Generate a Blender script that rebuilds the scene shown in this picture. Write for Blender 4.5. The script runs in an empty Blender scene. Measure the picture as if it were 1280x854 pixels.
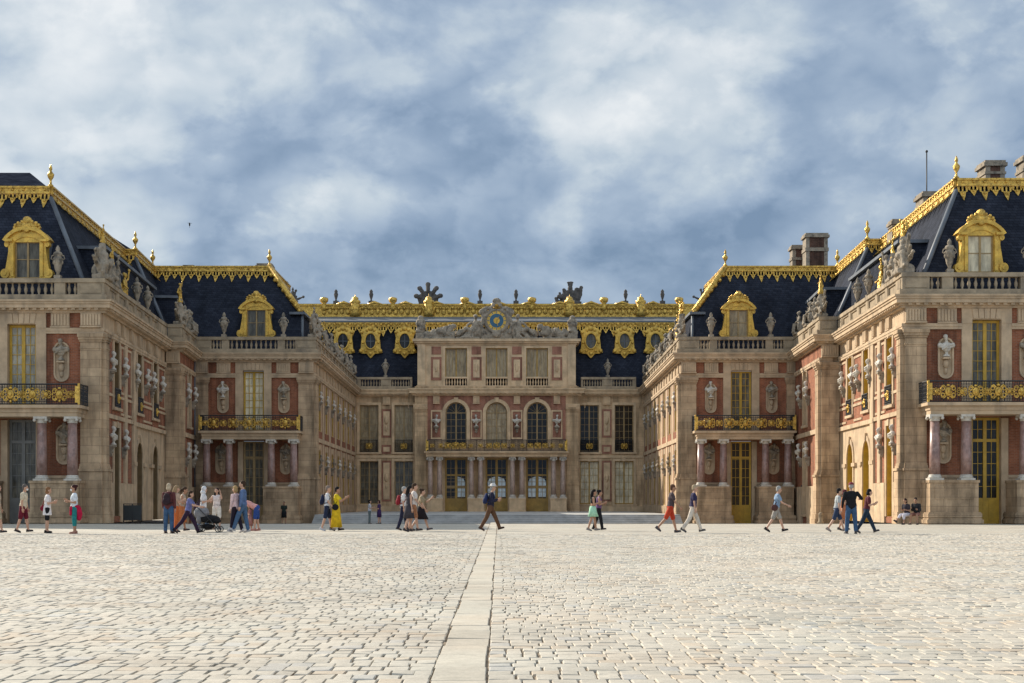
import bpy, bmesh, math, random
from mathutils import Vector, Matrix, noise as mnoise
R = math.radians
PI = math.pi
scene = bpy.context.scene
COL = scene.collection
FOC = 1826.0; CX = 623.0; HY = 628.0; EYE = 1.12

# ------------------------------------------------------------------ materials
def nodes_of(m):
    m.use_nodes = True
    nt = m.node_tree
    return nt, nt.nodes, nt.links
def mix_rgb(nt, mode, fac, a, b):
    n = nt.nodes.new('ShaderNodeMix'); n.data_type = 'RGBA'; n.blend_type = mode
    for sock, v in ((n.inputs[0], fac), (n.inputs[6], a), (n.inputs[7], b)):
        if hasattr(v, 'is_linked'): nt.links.new(v, sock)
        elif isinstance(v, (int, float)): sock.default_value = v
        else: sock.default_value = (*v, 1)
    return n.outputs[2]
def pos_vec(nt, scale=(1, 1, 1)):
    g = nt.nodes.new('ShaderNodeNewGeometry')
    mp = nt.nodes.new('ShaderNodeMapping'); mp.inputs['Scale'].default_value = scale
    nt.links.new(g.outputs['Position'], mp.inputs['Vector'])
    return mp.outputs['Vector']
def noise(nt, scale, detail=4, vscale=(1, 1, 1), rough=0.6):
    n = nt.nodes.new('ShaderNodeTexNoise'); n.inputs['Scale'].default_value = scale
    n.inputs['Detail'].default_value = detail; n.inputs['Roughness'].default_value = rough
    nt.links.new(pos_vec(nt, vscale), n.inputs['Vector'])
    return n.outputs['Fac']
def ramp(nt, val, stops):
    r = nt.nodes.new('ShaderNodeValToRGB')
    el = r.color_ramp.elements
    while len(el) < len(stops): el.new(0.5)
    for e, (p, c) in zip(el, stops):
        e.position = p; e.color = (*c, 1) if not isinstance(c, (int, float)) else (c, c, c, 1)
    nt.links.new(val, r.inputs['Fac'])
    return r.outputs['Color']
def bump(nt, val, strength, dist):
    b = nt.nodes.new('ShaderNodeBump'); b.inputs['Strength'].default_value = strength
    b.inputs['Distance'].default_value = dist
    nt.links.new(val, b.inputs['Height'])
    return b.outputs['Normal']
def M_(name, base, rough=0.8, metal=0.0, var=0.3, vs=1.5, vscale=(1, 1, 1), bs=0.0, bscale=20, bdist=0.02, spec=0.5, stain_shade=None):
    m = bpy.data.materials.new(name)
    nt, N, L = nodes_of(m)
    p = N['Principled BSDF']
    p.inputs['Roughness'].default_value = rough
    p.inputs['Metallic'].default_value = metal
    p.inputs['Specular IOR Level'].default_value = spec
    if var > 0:
        f = ramp(nt, noise(nt, vs, 5, vscale), [(0.3, 1 - var), (0.7, 1 + var * 0.45)])
        c = mix_rgb(nt, 'MULTIPLY', 1.0, base, f)
        if stain_shade:
            f2 = ramp(nt, noise(nt, stain_shade[0], 4, stain_shade[1]), [(0.52, 0.0), (0.68, 1.0)])
            f3 = N.new('ShaderNodeMath'); f3.operation = 'MULTIPLY'; f3.inputs[1].default_value = stain_shade[2]
            L.new(f2, f3.inputs[0])
            c = mix_rgb(nt, 'MIX', f3.outputs[0], c, stain_shade[3])
        L.new(c, p.inputs['Base Color'])
    else:
        p.inputs['Base Color'].default_value = (*base, 1)
    if bs > 0:
        L.new(bump(nt, noise(nt, bscale, 4), bs, bdist), p.inputs['Normal'])
    return m
def uz_vec(nt):
    g = nt.nodes.new('ShaderNodeNewGeometry')
    s = nt.nodes.new('ShaderNodeSeparateXYZ'); nt.links.new(g.outputs['Position'], s.inputs[0])
    a = nt.nodes.new('ShaderNodeMath'); a.operation = 'ADD'
    nt.links.new(s.outputs['X'], a.inputs[0]); nt.links.new(s.outputs['Y'], a.inputs[1])
    c = nt.nodes.new('ShaderNodeCombineXYZ')
    nt.links.new(a.outputs[0], c.inputs['X']); nt.links.new(s.outputs['Z'], c.inputs['Y'])
    return c.outputs[0]
def coursed(name, c1, c2, mortar, bw, bh, ms, var=0.3, rough=0.9, bs=0.4):
    m = bpy.data.materials.new(name)
    nt, N, L = nodes_of(m); p = N['Principled BSDF']
    b = N.new('ShaderNodeTexBrick')
    L.new(uz_vec(nt), b.inputs['Vector'])
    b.inputs['Scale'].default_value = 1.0
    b.inputs['Color1'].default_value = (*c1, 1); b.inputs['Color2'].default_value = (*c2, 1)
    b.inputs['Mortar'].default_value = (*mortar, 1)
    b.inputs['Mortar Size'].default_value = ms
    b.inputs['Brick Width'].default_value = bw; b.inputs['Row Height'].default_value = bh
    b.inputs['Bias'].default_value = 0.0
    f = ramp(nt, noise(nt, 1.1, 6), [(0.3, 1 - var), (0.72, 1 + var * 0.4)])
    c = mix_rgb(nt, 'MULTIPLY', 1.0, b.outputs['Color'], f)
    st = ramp(nt, noise(nt, 1.6, 5, (1, 1, 0.14)), [(0.36, 0.55), (0.56, 1.06)])
    c = mix_rgb(nt, 'MULTIPLY', 1.0, c, st)
    L.new(c, p.inputs['Base Color'])
    p.inputs['Roughness'].default_value = rough
    p.inputs['Specular IOR Level'].default_value = 0.25
    inv = N.new('ShaderNodeMath'); inv.operation = 'SUBTRACT'; inv.inputs[0].default_value = 1.0
    L.new(b.outputs['Fac'], inv.inputs[1])
    ad = N.new('ShaderNodeMath'); ad.operation = 'ADD'
    L.new(inv.outputs[0], ad.inputs[0]); L.new(noise(nt, 14, 3), ad.inputs[1])
    L.new(bump(nt, ad.outputs[0], bs, 0.02), p.inputs['Normal'])
    return m
STONE = coursed('limestone', (0.53, 0.378, 0.235), (0.45, 0.315, 0.195), (0.28, 0.195, 0.12), 1.3, 0.46, 0.010, 0.38)
TRIM = M_('dressed_limestone', (0.53, 0.39, 0.25), 0.85, var=0.3, vs=1.2, bs=0.25, bscale=16, spec=0.25,
          stain_shade=(1.4, (1, 1, 0.3), 0.45, (0.17, 0.14, 0.11)))
GREYSTONE = M_('weathered_parapet_stone', (0.39, 0.305, 0.205), 0.9, var=0.35, vs=1.4, bs=0.35, bscale=12, spec=0.2,
               stain_shade=(1.1, (1, 1, 0.6), 0.6, (0.12, 0.105, 0.09)))
BRICK = coursed('red_brick', (0.35, 0.125, 0.06), (0.25, 0.085, 0.042), (0.32, 0.22, 0.16), 0.24, 0.085, 0.006, 0.25)
STATUE = M_('statue_stone', (0.36, 0.30, 0.225), 0.9, var=0.45, vs=2.5, bs=0.6, bscale=18, bdist=0.03, spec=0.2,
            stain_shade=(2.6, (1, 1, 0.7), 0.8, (0.085, 0.08, 0.07)))
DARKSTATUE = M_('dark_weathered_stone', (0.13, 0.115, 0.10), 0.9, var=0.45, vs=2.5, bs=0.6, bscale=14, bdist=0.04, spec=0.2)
MARBLE = M_('white_marble', (0.56, 0.51, 0.43), 0.6, var=0.25, vs=5, bs=0.2, bscale=20)
GOLD = M_('gilding', (0.76, 0.48, 0.10), 0.34, metal=0.6, var=0.5, vs=4, bs=0.9, bscale=9, bdist=0.08, stain_shade=(6.5, (1, 1, 1), 0.8, (0.20, 0.10, 0.022)))  # dark brown noise paints recess shade into the gilding colour
GOLDSMOOTH = M_('gilded_woodwork', (0.76, 0.47, 0.08), 0.40, metal=0.4, var=0.45, vs=2.5, bs=0.5, bscale=9, bdist=0.05, stain_shade=(5, (1, 1, 1), 0.6, (0.26, 0.13, 0.025)))  # brown blotches mix the shade of carved recesses into the colour
GOLDDARK = M_('tarnished_gilding', (0.42, 0.23, 0.035), 0.5, metal=0.4, var=0.6, vs=5, bs=1.0, bscale=8, bdist=0.1)
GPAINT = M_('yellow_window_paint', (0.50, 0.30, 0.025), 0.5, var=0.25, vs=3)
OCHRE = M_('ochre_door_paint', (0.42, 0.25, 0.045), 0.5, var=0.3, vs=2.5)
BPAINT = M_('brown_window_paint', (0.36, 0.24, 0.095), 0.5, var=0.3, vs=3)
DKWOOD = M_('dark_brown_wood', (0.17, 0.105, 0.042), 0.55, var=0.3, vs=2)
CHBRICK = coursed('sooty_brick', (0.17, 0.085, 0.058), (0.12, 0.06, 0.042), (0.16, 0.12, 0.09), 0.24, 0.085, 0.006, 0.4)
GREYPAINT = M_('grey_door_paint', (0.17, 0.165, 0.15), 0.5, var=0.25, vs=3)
LEAD = M_('lead_sheet', (0.13, 0.145, 0.165), 0.6, metal=0.1, var=0.35, vs=1.2, vscale=(1, 1, 0.4))
IRON = M_('black_iron', (0.016, 0.016, 0.018), 0.5, var=0.2, vs=8)
RMARBLE = M_('red_marble', (0.32, 0.19, 0.155), 0.35, var=0.5, vs=4.5, vscale=(1, 1, 0.6), stain_shade=(7, (1, 1, 1), 0.5, (0.38, 0.29, 0.26)))
def slate_mat(spec=0.06, name='blue_slate'):
    m = bpy.data.materials.new(name)
    nt, N, L = nodes_of(m); p = N['Principled BSDF']
    b = N.new('ShaderNodeTexBrick'); L.new(uz_vec(nt), b.inputs['Vector'])
    b.inputs['Scale'].default_value = 1.0; b.inputs['Brick Width'].default_value = 0.3; b.inputs['Row Height'].default_value = 0.16
    b.inputs['Color1'].default_value = (0.033, 0.038, 0.053, 1); b.inputs['Color2'].default_value = (0.019, 0.0225, 0.033, 1)
    b.inputs['Mortar'].default_value = (0.006, 0.007, 0.012, 1); b.inputs['Mortar Size'].default_value = 0.008
    f = ramp(nt, noise(nt, 0.7, 6, (1, 1, 0.4)), [(0.3, 0.65), (0.7, 1.35)])
    L.new(mix_rgb(nt, 'MULTIPLY', 1.0, b.outputs['Color'], f), p.inputs['Base Color'])
    p.inputs['Roughness'].default_value = 0.8
    p.inputs['Specular IOR Level'].default_value = spec
    L.new(bump(nt, b.outputs['Fac'], 0.4, -0.02), p.inputs['Normal'])
    return m
SLATE = slate_mat()
SLATE_TOP = slate_mat(0.0, 'matte_slate')
def glass(name, base, rough=0.12, var=0.5):
    m = M_(name, base, rough, var=min(0.75, var * 1.6), vs=2.2, vscale=(2.2, 2.2, 0.45), spec=0.25, stain_shade=(1.3, (1, 1, 0.5), 0.55, tuple(c * 0.3 for c in base)))
    return m
G_DARK = glass('dark_window_glass', (0.028, 0.026, 0.022))
G_MID = glass('dim_window_glass', (0.16, 0.145, 0.11))
G_CURT = glass('curtained_window_glass', (0.40, 0.37, 0.29), 0.25, 0.35)
G_PALE = glass('pale_shuttered_glass', (0.78, 0.69, 0.48), 0.25, 0.25)
G_DAYLIGHT = glass('painted_daylight_glass', (0.78, 0.88, 0.90), 0.2, 0.2)  # pale colour stands in for daylight seen through the hall
G_TAN = glass('tan_blind_glass', (0.42, 0.33, 0.20), 0.25, 0.3)
CLOCKBLUE = M_('blue_clock_enamel', (0.03, 0.12, 0.20), 0.4, var=0.25, vs=3)

def ground_mat(name, near=False):
    m = bpy.data.materials.new(name)
    nt, N, L = nodes_of(m); p = N['Principled BSDF']
    p.inputs['Roughness'].default_value = 0.75
    p.inputs['Specular IOR Level'].default_value = 0.3
    at = None
    n1 = ramp(nt, noise(nt, 0.45, 8), [(0.3, 0.80), (0.5, 0.98), (0.7, 1.10)])
    n2 = ramp(nt, noise(nt, 9.0, 5), [(0.3, 0.85), (0.7, 1.07)])
    hue = ramp(nt, noise(nt, 0.55, 3), [(0.32, (0.98, 1.0, 0.985)), (0.5, (1.0, 0.99, 0.96)), (0.68, (1.02, 0.965, 0.90))])
    if near:
        oi = N.new('ShaderNodeVertexColor'); oi.layer_name = 'tint'
        base = oi.outputs['Color']
        c = mix_rgb(nt, 'MULTIPLY', 1.0, base, n1)
        c = mix_rgb(nt, 'MULTIPLY', 1.0, c, hue)
        c = mix_rgb(nt, 'MULTIPLY', 1.0, c, n2)
        c = mix_rgb(nt, 'MULTIPLY', 1.0, c, ramp(nt, noise(nt, 45, 3), [(0.3, 0.85), (0.7, 1.06)]))
        L.new(bump(nt, noise(nt, 26, 5), 0.25, 0.012), p.inputs['Normal'])
    else:
        b = N.new('ShaderNodeTexBrick'); L.new(pos_vec(nt), b.inputs['Vector'])
        b.inputs['Scale'].default_value = 1.0; b.inputs['Brick Width'].default_value = 0.16; b.inputs['Row Height'].default_value = 0.21
        b.inputs['Color1'].default_value = (0.45, 0.413, 0.352, 1); b.inputs['Color2'].default_value = (0.505, 0.463, 0.395, 1)
        b.inputs['Mortar'].default_value = (0.36, 0.32, 0.26, 1); b.inputs['Mortar Size'].default_value = 0.008
        c = mix_rgb(nt, 'MULTIPLY', 1.0, b.outputs['Color'], n1)
        c = mix_rgb(nt, 'MULTIPLY', 1.0, c, hue)
        c = mix_rgb(nt, 'MULTIPLY', 1.0, c, ramp(nt, noise(nt, 2.2, 4, (0.6, 1, 1)), [(0.3, 0.86), (0.7, 1.08)]))
        L.new(bump(nt, b.outputs['Fac'], 0.35, -0.02), p.inputs['Normal'])
    L.new(c, p.inputs['Base Color'])
    return m
PAVE_FAR = ground_mat('cobble_sheet')
PAVE_NEAR = ground_mat('cobble_stone', True)
JOINT = M_('joint_dirt', (0.25, 0.19, 0.13), 0.95, var=0.7, vs=7, bs=0.5, bscale=40)
MSTONE = coursed('bounce_lit_limestone', (0.68, 0.48, 0.285), (0.59, 0.41, 0.24), (0.38, 0.265, 0.155), 1.3, 0.46, 0.008, 0.25)  # limestone lightened on the main block to imitate bounced court light
MTRIM = M_('bounce_lit_dressed_limestone', (0.69, 0.50, 0.305), 0.85, var=0.28, vs=1.2, bs=0.25, bscale=16, spec=0.25, stain_shade=(1.4, (1, 1, 0.3), 0.4, (0.22, 0.17, 0.12)))  # dressed stone colour carries the same painted bounce light
MBRICK = coursed('bounce_lit_red_brick', (0.40, 0.175, 0.115), (0.34, 0.145, 0.095), (0.42, 0.29, 0.2), 0.24, 0.085, 0.006, 0.25)  # lighter copy of the brick, bounced light put into its colour
STEP = M_('grey_marble_steps', (0.46, 0.455, 0.435), 0.6, var=0.3, vs=1.2, bs=0.1)

# ------------------------------------------------------------------ mesh builder
class MB:
    def __init__(s): s.v = []; s.f = []; s.mi = []; s.sm = []; s.m = 0; s.smooth = False
    def add(s, vs, fs):
        o = len(s.v); s.v.extend([Vector(p) for p in vs])
        for f in fs:
            s.f.append([i + o for i in f]); s.mi.append(s.m); s.sm.append(s.smooth)
    def box(s, x0, x1, y0, y1, z0, z1, fr=None):
        P = [(x0, y0, z0), (x1, y0, z0), (x1, y1, z0), (x0, y1, z0), (x0, y0, z1), (x1, y0, z1), (x1, y1, z1), (x0, y1, z1)]
        if fr: P = [fr.pt(*p) for p in P]
        s.add(P, [(0, 3, 2, 1), (4, 5, 6, 7), (0, 1, 5, 4), (1, 2, 6, 5), (2, 3, 7, 6), (3, 0, 4, 7)])
    def prism(s, poly, y0, y1, fr=None, xz=True):
        # poly in (x,z), extruded along y
        n = len(poly)
        P = [(a, y0, b) for a, b in poly] + [(a, y1, b) for a, b in poly]
        if fr: P = [fr.pt(*p) for p in P]
        s.add(P, [tuple(range(n)), tuple(range(2 * n - 1, n - 1, -1))] + [(i, (i + 1) % n, (i + 1) % n + n, i + n) for i in range(n)])
    def quad(s, a, b, c, d): s.add([a, b, c, d], [(0, 1, 2, 3)])
    def ell(s, c, r, rot=None, seg=10, rings=6):
        c = Vector(c); P = []; F = []
        if isinstance(r, (int, float)): r = (r, r, r)
        P.append(Vector((0, 0, r[2])))
        for i in range(1, rings):
            a = PI * i / rings
            for j in range(seg):
                b = 2 * PI * j / seg
                P.append(Vector((r[0] * math.sin(a) * math.cos(b), r[1] * math.sin(a) * math.sin(b), r[2] * math.cos(a))))
        P.append(Vector((0, 0, -r[2])))
        for j in range(seg): F.append((0, 1 + j, 1 + (j + 1) % seg))
        for i in range(rings - 2):
            for j in range(seg):
                a = 1 + i * seg + j; b = 1 + i * seg + (j + 1) % seg
                F.append((a, a + seg, b + seg, b))
        e = len(P) - 1
        for j in range(seg): F.append((e, e - seg + (j + 1) % seg, e - seg + j))
        if rot: P = [rot @ p for p in P]
        sm = s.smooth; s.smooth = True; s.add([p + c for p in P], F); s.smooth = sm
    def tube(s, pts, rad, seg=8, flat=1.0):
        pts = [Vector(p) for p in pts]
        if isinstance(rad, (int, float)): rad = [rad] * len(pts)
        n = len(pts); P = []; F = []
        d0 = (pts[1] - pts[0]).normalized()
        up = Vector((0, 0, 1)) if abs(d0.z) < 0.9 else Vector((1, 0, 0))
        x = d0.cross(up).normalized()
        for i, p in enumerate(pts):
            d = (pts[min(i + 1, n - 1)] - pts[max(i - 1, 0)]).normalized()
            x = (x - d * x.dot(d)).normalized(); y = d.cross(x)
            for j in range(seg):
                a = 2 * PI * j / seg
                P.append(p + x * (rad[i] * math.cos(a)) + y * (rad[i] * flat * math.sin(a)))
        for i in range(n - 1):
            for j in range(seg):
                a = i * seg + j; b = i * seg + (j + 1) % seg
                F.append((a, b, b + seg, a + seg))
        F.append(tuple(range(seg - 1, -1, -1))); F.append(tuple(range((n - 1) * seg, n * seg)))
        sm = s.smooth; s.smooth = seg > 5; s.add(P, F); s.smooth = sm
    def lathe(s, c, prof, seg=12, sx=1.0, sy=1.0):
        c = Vector(c); P = []; F = []
        for r, z in prof:
            for j in range(seg):
                a = 2 * PI * j / seg
                P.append(c + Vector((r * sx * math.cos(a), r * sy * math.sin(a), z)))
        n = len(prof)
        for i in range(n - 1):
            for j in range(seg):
                a = i * seg + j; b = i * seg + (j + 1) % seg
                F.append((a, b, b + seg, a + seg))
        F.append(tuple(range(seg - 1, -1, -1))); F.append(tuple(range((n - 1) * seg, n * seg)))
        sm = s.smooth; s.smooth = True; s.add(P, F); s.smooth = sm
    def mesh(s, name, mats, off=None):
        me = bpy.data.meshes.new(name)
        off = Vector(off) if off is not None else Vector((0, 0, 0))
        me.from_pydata([p - off for p in s.v], [], s.f)
        for m in (mats if isinstance(mats, (list, tuple)) else [mats]): me.materials.append(m)
        me.polygons.foreach_set('material_index', s.mi)
        me.polygons.foreach_set('use_smooth', s.sm)
        bm = bmesh.new(); bm.from_mesh(me)
        bmesh.ops.recalc_face_normals(bm, faces=bm.faces)
        bm.to_mesh(me); bm.free()
        me.update()
        return me
def link(name, me, parent=None, loc=(0, 0, 0), rotz=0.0, scale=1.0):
    o = bpy.data.objects.new(name, me); COL.objects.link(o)
    o.location = loc; o.rotation_euler = (0, 0, rotz)
    o.scale = (scale,) * 3 if isinstance(scale, (int, float)) else scale
    if parent: o.parent = parent
    return o
def tag(o, label, cat, group=None):
    o['label'] = label; o['category'] = cat
    if group: o['group'] = group
    return o
def empty(name, label, cat, loc, rotz=0, group=None):
    o = bpy.data.objects.new(name, None); COL.objects.link(o)
    o.location = loc; o.rotation_euler = (0, 0, rotz); o.empty_display_size = 0.3
    return tag(o, label, cat, group)
def struct(name, me):
    o = link(name, me); o['kind'] = 'structure'; return o
def remesh(mb, voxel, mat, name, smooth=3, disp=0.0):
    me = mb.mesh('tmp', mat)
    o = bpy.data.objects.new('tmp', me); COL.objects.link(o)
    r = o.modifiers.new('r', 'REMESH'); r.mode = 'VOXEL'; r.voxel_size = voxel; r.use_smooth_shade = True
    if smooth:
        sm = o.modifiers.new('s', 'SMOOTH'); sm.iterations = smooth; sm.factor = 0.5
    dg = bpy.context.evaluated_depsgraph_get()
    res = bpy.data.meshes.new_from_object(o.evaluated_get(dg)); res.name = name
    bpy.data.objects.remove(o); bpy.data.meshes.remove(me)
    res.materials.clear(); res.materials.append(mat)
    if disp:
        for v in res.vertices: v.co += v.normal * (mnoise.noise(v.co * 9.0) * disp)
    return res

# ------------------------------------------------------------------ people
SKIN = [M_('light_skin', (0.52, 0.30, 0.20), 0.55, var=0.12, vs=6), M_('tanned_skin', (0.38, 0.20, 0.12), 0.55, var=0.12, vs=6), M_('brown_skin', (0.20, 0.10, 0.06), 0.55, var=0.12, vs=6)]
EYE_M = M_('eye_dark', (0.02, 0.015, 0.012), 0.3, var=0)
CLOTH = {}
def cloth(c):
    key = tuple(round(x, 3) for x in c)
    if key not in CLOTH:
        CLOTH[key] = M_('fabric', c, 0.85, var=0.3, vs=9, bs=0.35, bscale=22, bdist=0.02, spec=0.2)
    return CLOTH[key]
def chain(mb, pts, rads, seg=10):
    mb.tube(pts, rads, seg)
    for p, r in zip(pts, rads): mb.ell(p, r, None, seg, 6)
def person(label, px, fy, hgt, yaw, legs=((16, 4), (-16, 12)), lean=3, arms=((-14, 12, 8), (14, 18, 8)), skin=0,
           top=((0.7, 0.7, 0.68), 'short'), bottom=((0.05, 0.06, 0.09), 'trousers'), hair=((0.05, 0.03, 0.02), 'short'),
           shoe=(0.06, 0.05, 0.05), pack=None, extra=(), seat=None, d=None, z0=0.0, head_pitch=0, width=1.0):
    if d is None: d = EYE * FOC / (fy - HY)
    X = (px - CX) * d / FOC
    k = hgt / 1.75
    rl = Matrix.Rotation(R(lean), 3, 'Y'); pel = Vector((0, 0, 0.95))
    up = lambda p: pel + rl @ (Vector(p) - pel)
    J = {}
    for i, s in enumerate((1, -1)):
        a, b = legs[i][0], legs[i][1]; ab = legs[i][2] if len(legs[i]) > 2 else 2
        h = Vector((0, s * 0.09, 0.92))
        sid = math.sin(R(ab)) * s
        kn = h + 0.43 * Vector((math.sin(R(a)), sid, -math.cos(R(a))))
        an = kn + 0.42 * Vector((math.sin(R(a - b)), sid * 0.6, -math.cos(R(a - b))))
        J['h', i], J['k', i], J['a', i] = h, kn, an
        fp = R(max(-55, min(25, (a - b) * 0.9))) if a - b < 0 else R((a - b) * 0.7)
        J['fd', i] = Vector((math.cos(fp), 0.12 * s, math.sin(fp)))
    for i, s in enumerate((1, -1)):
        c, f, e = arms[i]
        sh = up((0, s * 0.185 * width, 1.41))
        el = sh + 0.29 * Vector((math.sin(R(c)) * math.cos(R(e)), s * math.sin(R(e)), -math.cos(R(c)) * math.cos(R(e))))
        e2 = e * 0.2 - (12 if f > 50 else 0)
        wr = el + 0.25 * Vector((math.sin(R(c + f)) * math.cos(R(e2)), s * math.sin(R(e2)), -math.cos(R(c + f)) * math.cos(R(e2))))
        J['s', i], J['e', i], J['w', i] = sh, el, wr
    hp = Matrix.Rotation(R(lean + head_pitch), 3, 'Y')
    neck = up((0.01, 0, 1.50)); hd = neck + hp @ Vector((0.02, 0, 0.14))
    H = lambda p: hd + hp @ Vector(p)
    lows = [J['a', i].z - 0.085 - max(0, -J['fd', i].z) * 0.16 for i in (0, 1)]
    lift = -min(lows) if seat is None else seat - 0.84
    torso = [((0, 0, 0.97), (0.125, 0.165 * width, 0.13)), ((0.01, 0, 1.12), (0.115, 0.145 * width, 0.16)), ((0.01, 0, 1.28), (0.12, 0.165 * width, 0.17)), ((-0.005, 0, 1.40), (0.085, 0.17 * width, 0.085))]
    b = MB()
    for c, r in torso: b.ell(up(c), r, rl)
    chain(b, [up((0, 0, 1.40)), neck, hd], [0.065, 0.055, 0.055])
    b.ell(H((0, 0, 0.03)), (0.098, 0.076, 0.118), hp); b.ell(H((0.035, 0, -0.055)), (0.06, 0.055, 0.06), hp)
    b.ell(H((0.105, 0, -0.005)), (0.022, 0.016, 0.028), hp)
    for s in (1, -1): b.ell(H((-0.005, s * 0.08, 0.0)), (0.025, 0.014, 0.035), hp)
    for i in (0, 1):
        chain(b, [J['h', i], J['k', i] * 0.5 + J['h', i] * 0.5, J['k', i]], [0.088, 0.075, 0.056]); chain(b, [J['k', i], J['k', i].lerp(J['a', i], 0.35), J['a', i]], [0.055, 0.056, 0.038])
        chain(b, [J['s', i], J['e', i]], [0.052, 0.04]); chain(b, [J['e', i], J['w', i]], [0.04, 0.028])
        fd = J['fd', i]; foot = J['a', i] + Vector((0, 0, -0.05)) + fd * 0.05
        chain(b, [J['a', i], foot + fd * 0.06], [0.04, 0.03])
    skm = SKIN[skin]
    me = remesh(b, 0.02, skm, 'person', 2)
    b2 = MB(); b2.smooth = True
    b2.add([v.co.copy() for v in me.vertices], [tuple(p.vertices) for p in me.polygons]); bpy.data.meshes.remove(me)
    for i, s in enumerate((1, -1)):
        wr = J['w', i]; dr = (wr - J['e', i]).normalized(); sd = Vector((0, 1, 0)); sd = (sd - dr * sd.dot(dr)).normalized(); nm = dr.cross(sd) * -1
        fwd = nm if nm.x > 0 or abs(dr.x) > 0.8 else -nm
        rot = Matrix((fwd, sd, dr)).transposed()
        b2.ell(wr + dr * 0.05, (0.042, 0.018, 0.055), rot, 8, 6)
        for q, (off, ln) in enumerate(((0.03, 0.068), (0.011, 0.076), (-0.009, 0.071), (-0.028, 0.056))):
            p0 = wr + dr * 0.085 + fwd * off; curl = sd * (-s)
            b2.tube([p0, p0 + dr * ln * 0.55 + curl * 0.008, p0 + dr * ln * 0.95 + curl * 0.026], [0.0095, 0.0088, 0.0065], 6)
        t0 = wr + dr * 0.03 + fwd * 0.032
        b2.tube([t0, t0 + dr * 0.03 + fwd * 0.022, t0 + dr * 0.06 + fwd * 0.024 - sd * s * 0.01], [0.012, 0.011, 0.008], 6)
    b2.m = 1
    for s in (1, -1): b2.ell(H((0.088, s * 0.033, 0.022)), (0.012, 0.014, 0.009), hp, 6, 4)
    b2.m = 0
    def fin(mb, name, mat, parent):
        for i_, p in enumerate(mb.v): mb.v[i_] = (p + Vector((0, 0, lift))) * k
        return link(name, mb.mesh(name, mat), parent)
    def fin_me(me, name, parent):
        for v in me.vertices: v.co = (v.co + Vector((0, 0, lift))) * k
        me.update(); return link(name, me, parent)
    P = fin(b2, 'person', [skm, EYE_M], None)
    P.location = (X, d, z0); P.rotation_euler = (0, 0, R(yaw))
    tag(P, label, 'person')
    # clothing --------------------------------------------------------
    if top:
        t = MB(); g = 0.018
        long_ = top[1] in ('dress', 'tunic')
        for c, r in torso: t.ell(up(c), tuple(x + g for x in r), rl)
        t.ell(up((0.005, 0, 1.02)), (0.14, 0.175 * width, 0.13), rl)
        for i in (0, 1):
            sl = top[2] if len(top) > 2 else ('short' if top[1] in ('short', 'dress', 'tunic') else top[1])
            if sl == 'short': chain(t, [J['s', i], J['s', i].lerp(J['e', i], 0.62)], [0.072, 0.066])
            elif sl == 'long': chain(t, [J['s', i], J['e', i]], [0.072, 0.058]); chain(t, [J['e', i], J['e', i].lerp(J['w', i], 0.9)], [0.057, 0.042])
            else: t.ell(J['s', i] + Vector((0, (-1, 1)[i] * 0.03, 0)), 0.06)
        if top[1] == 'tunic': t.lathe((0, 0, 0), [(0.16, 1.02), (0.185, 0.85), (0.21, 0.68)], 16, 0.85, 1.0)
        if top[1] == 'crop':
            t = MB()
            for c, r in torso[2:]: t.ell(up(c), tuple(x + g for x in r), rl)
        fin_me(remesh(t, 0.02, cloth(top[0]), 'shirt', 2), 'shirt', P)
    if bottom:
        t = MB(); kind = bottom[1]; wid = 0.018 if kind != 'wide' else 0.05
        if kind in ('trousers', 'shorts', 'wide', 'capri'):
            t.ell((0, 0, 0.97), (0.143, 0.182 * width, 0.12)); fr = {'trousers': 0.97, 'wide': 0.9, 'capri': 0.45, 'shorts': None}[kind]
            for i in (0, 1):
                h, kn, an = J['h', i], J['k', i], J['a', i]
                if fr is None: chain(t, [h, h.lerp(kn, 0.5), h.lerp(kn, 0.9)], [0.108, 0.098, 0.088])
                else:
                    chain(t, [h, h.lerp(kn, 0.5), kn], [0.106, 0.09 + wid * 0.4, 0.066 + wid]); chain(t, [kn, kn.lerp(an, fr)], [0.066 + wid, 0.05 + wid])
        else:
            ln = {'mini': 0.60, 'skirt': 0.50, 'midi': 0.34, 'maxi': 0.12}[kind]
            sw = (J['k', 0].x + J['k', 1].x) / 2; spread = abs(J['k', 0].x - J['k', 1].x) / 2
            prof = [(1.06, 0.125, 0.155, 0), (0.97, 0.15, 0.185, 0), (0.85, 0.165, 0.20, 0.2), (ln, 0.16 + spread * 0.9, 0.22 if kind != 'maxi' else 0.25, 0.75)]
            t.smooth = True; Pv = []; Fv = []
            for z, rx, ry, q in prof:
                for j in range(16):
                    a = 2 * PI * j / 16; fl = 1 + (0.06 * math.cos(5 * a) if z < 0.8 else 0)
                    Pv.append((sw * q + rx * fl * math.cos(a), ry * fl * math.sin(a), z))
            for i in range(3):
                for j in range(16): Fv.append((i * 16 + j, i * 16 + (j + 1) % 16, i * 16 + 16 + (j + 1) % 16, i * 16 + 16 + j))
            Fv.append(tuple(range(16))); Fv.append(tuple(range(48, 64))); t.add(Pv, Fv)
        nm = {'trousers': 'trousers', 'wide': 'trousers', 'capri': 'trousers', 'shorts': 'shorts'}.get(kind, 'skirt')
        if nm == 'skirt': fin(t, nm, cloth(bottom[0]), P)
        else: fin_me(remesh(t, 0.02, cloth(bottom[0]), nm, 2), nm, P)
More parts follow.
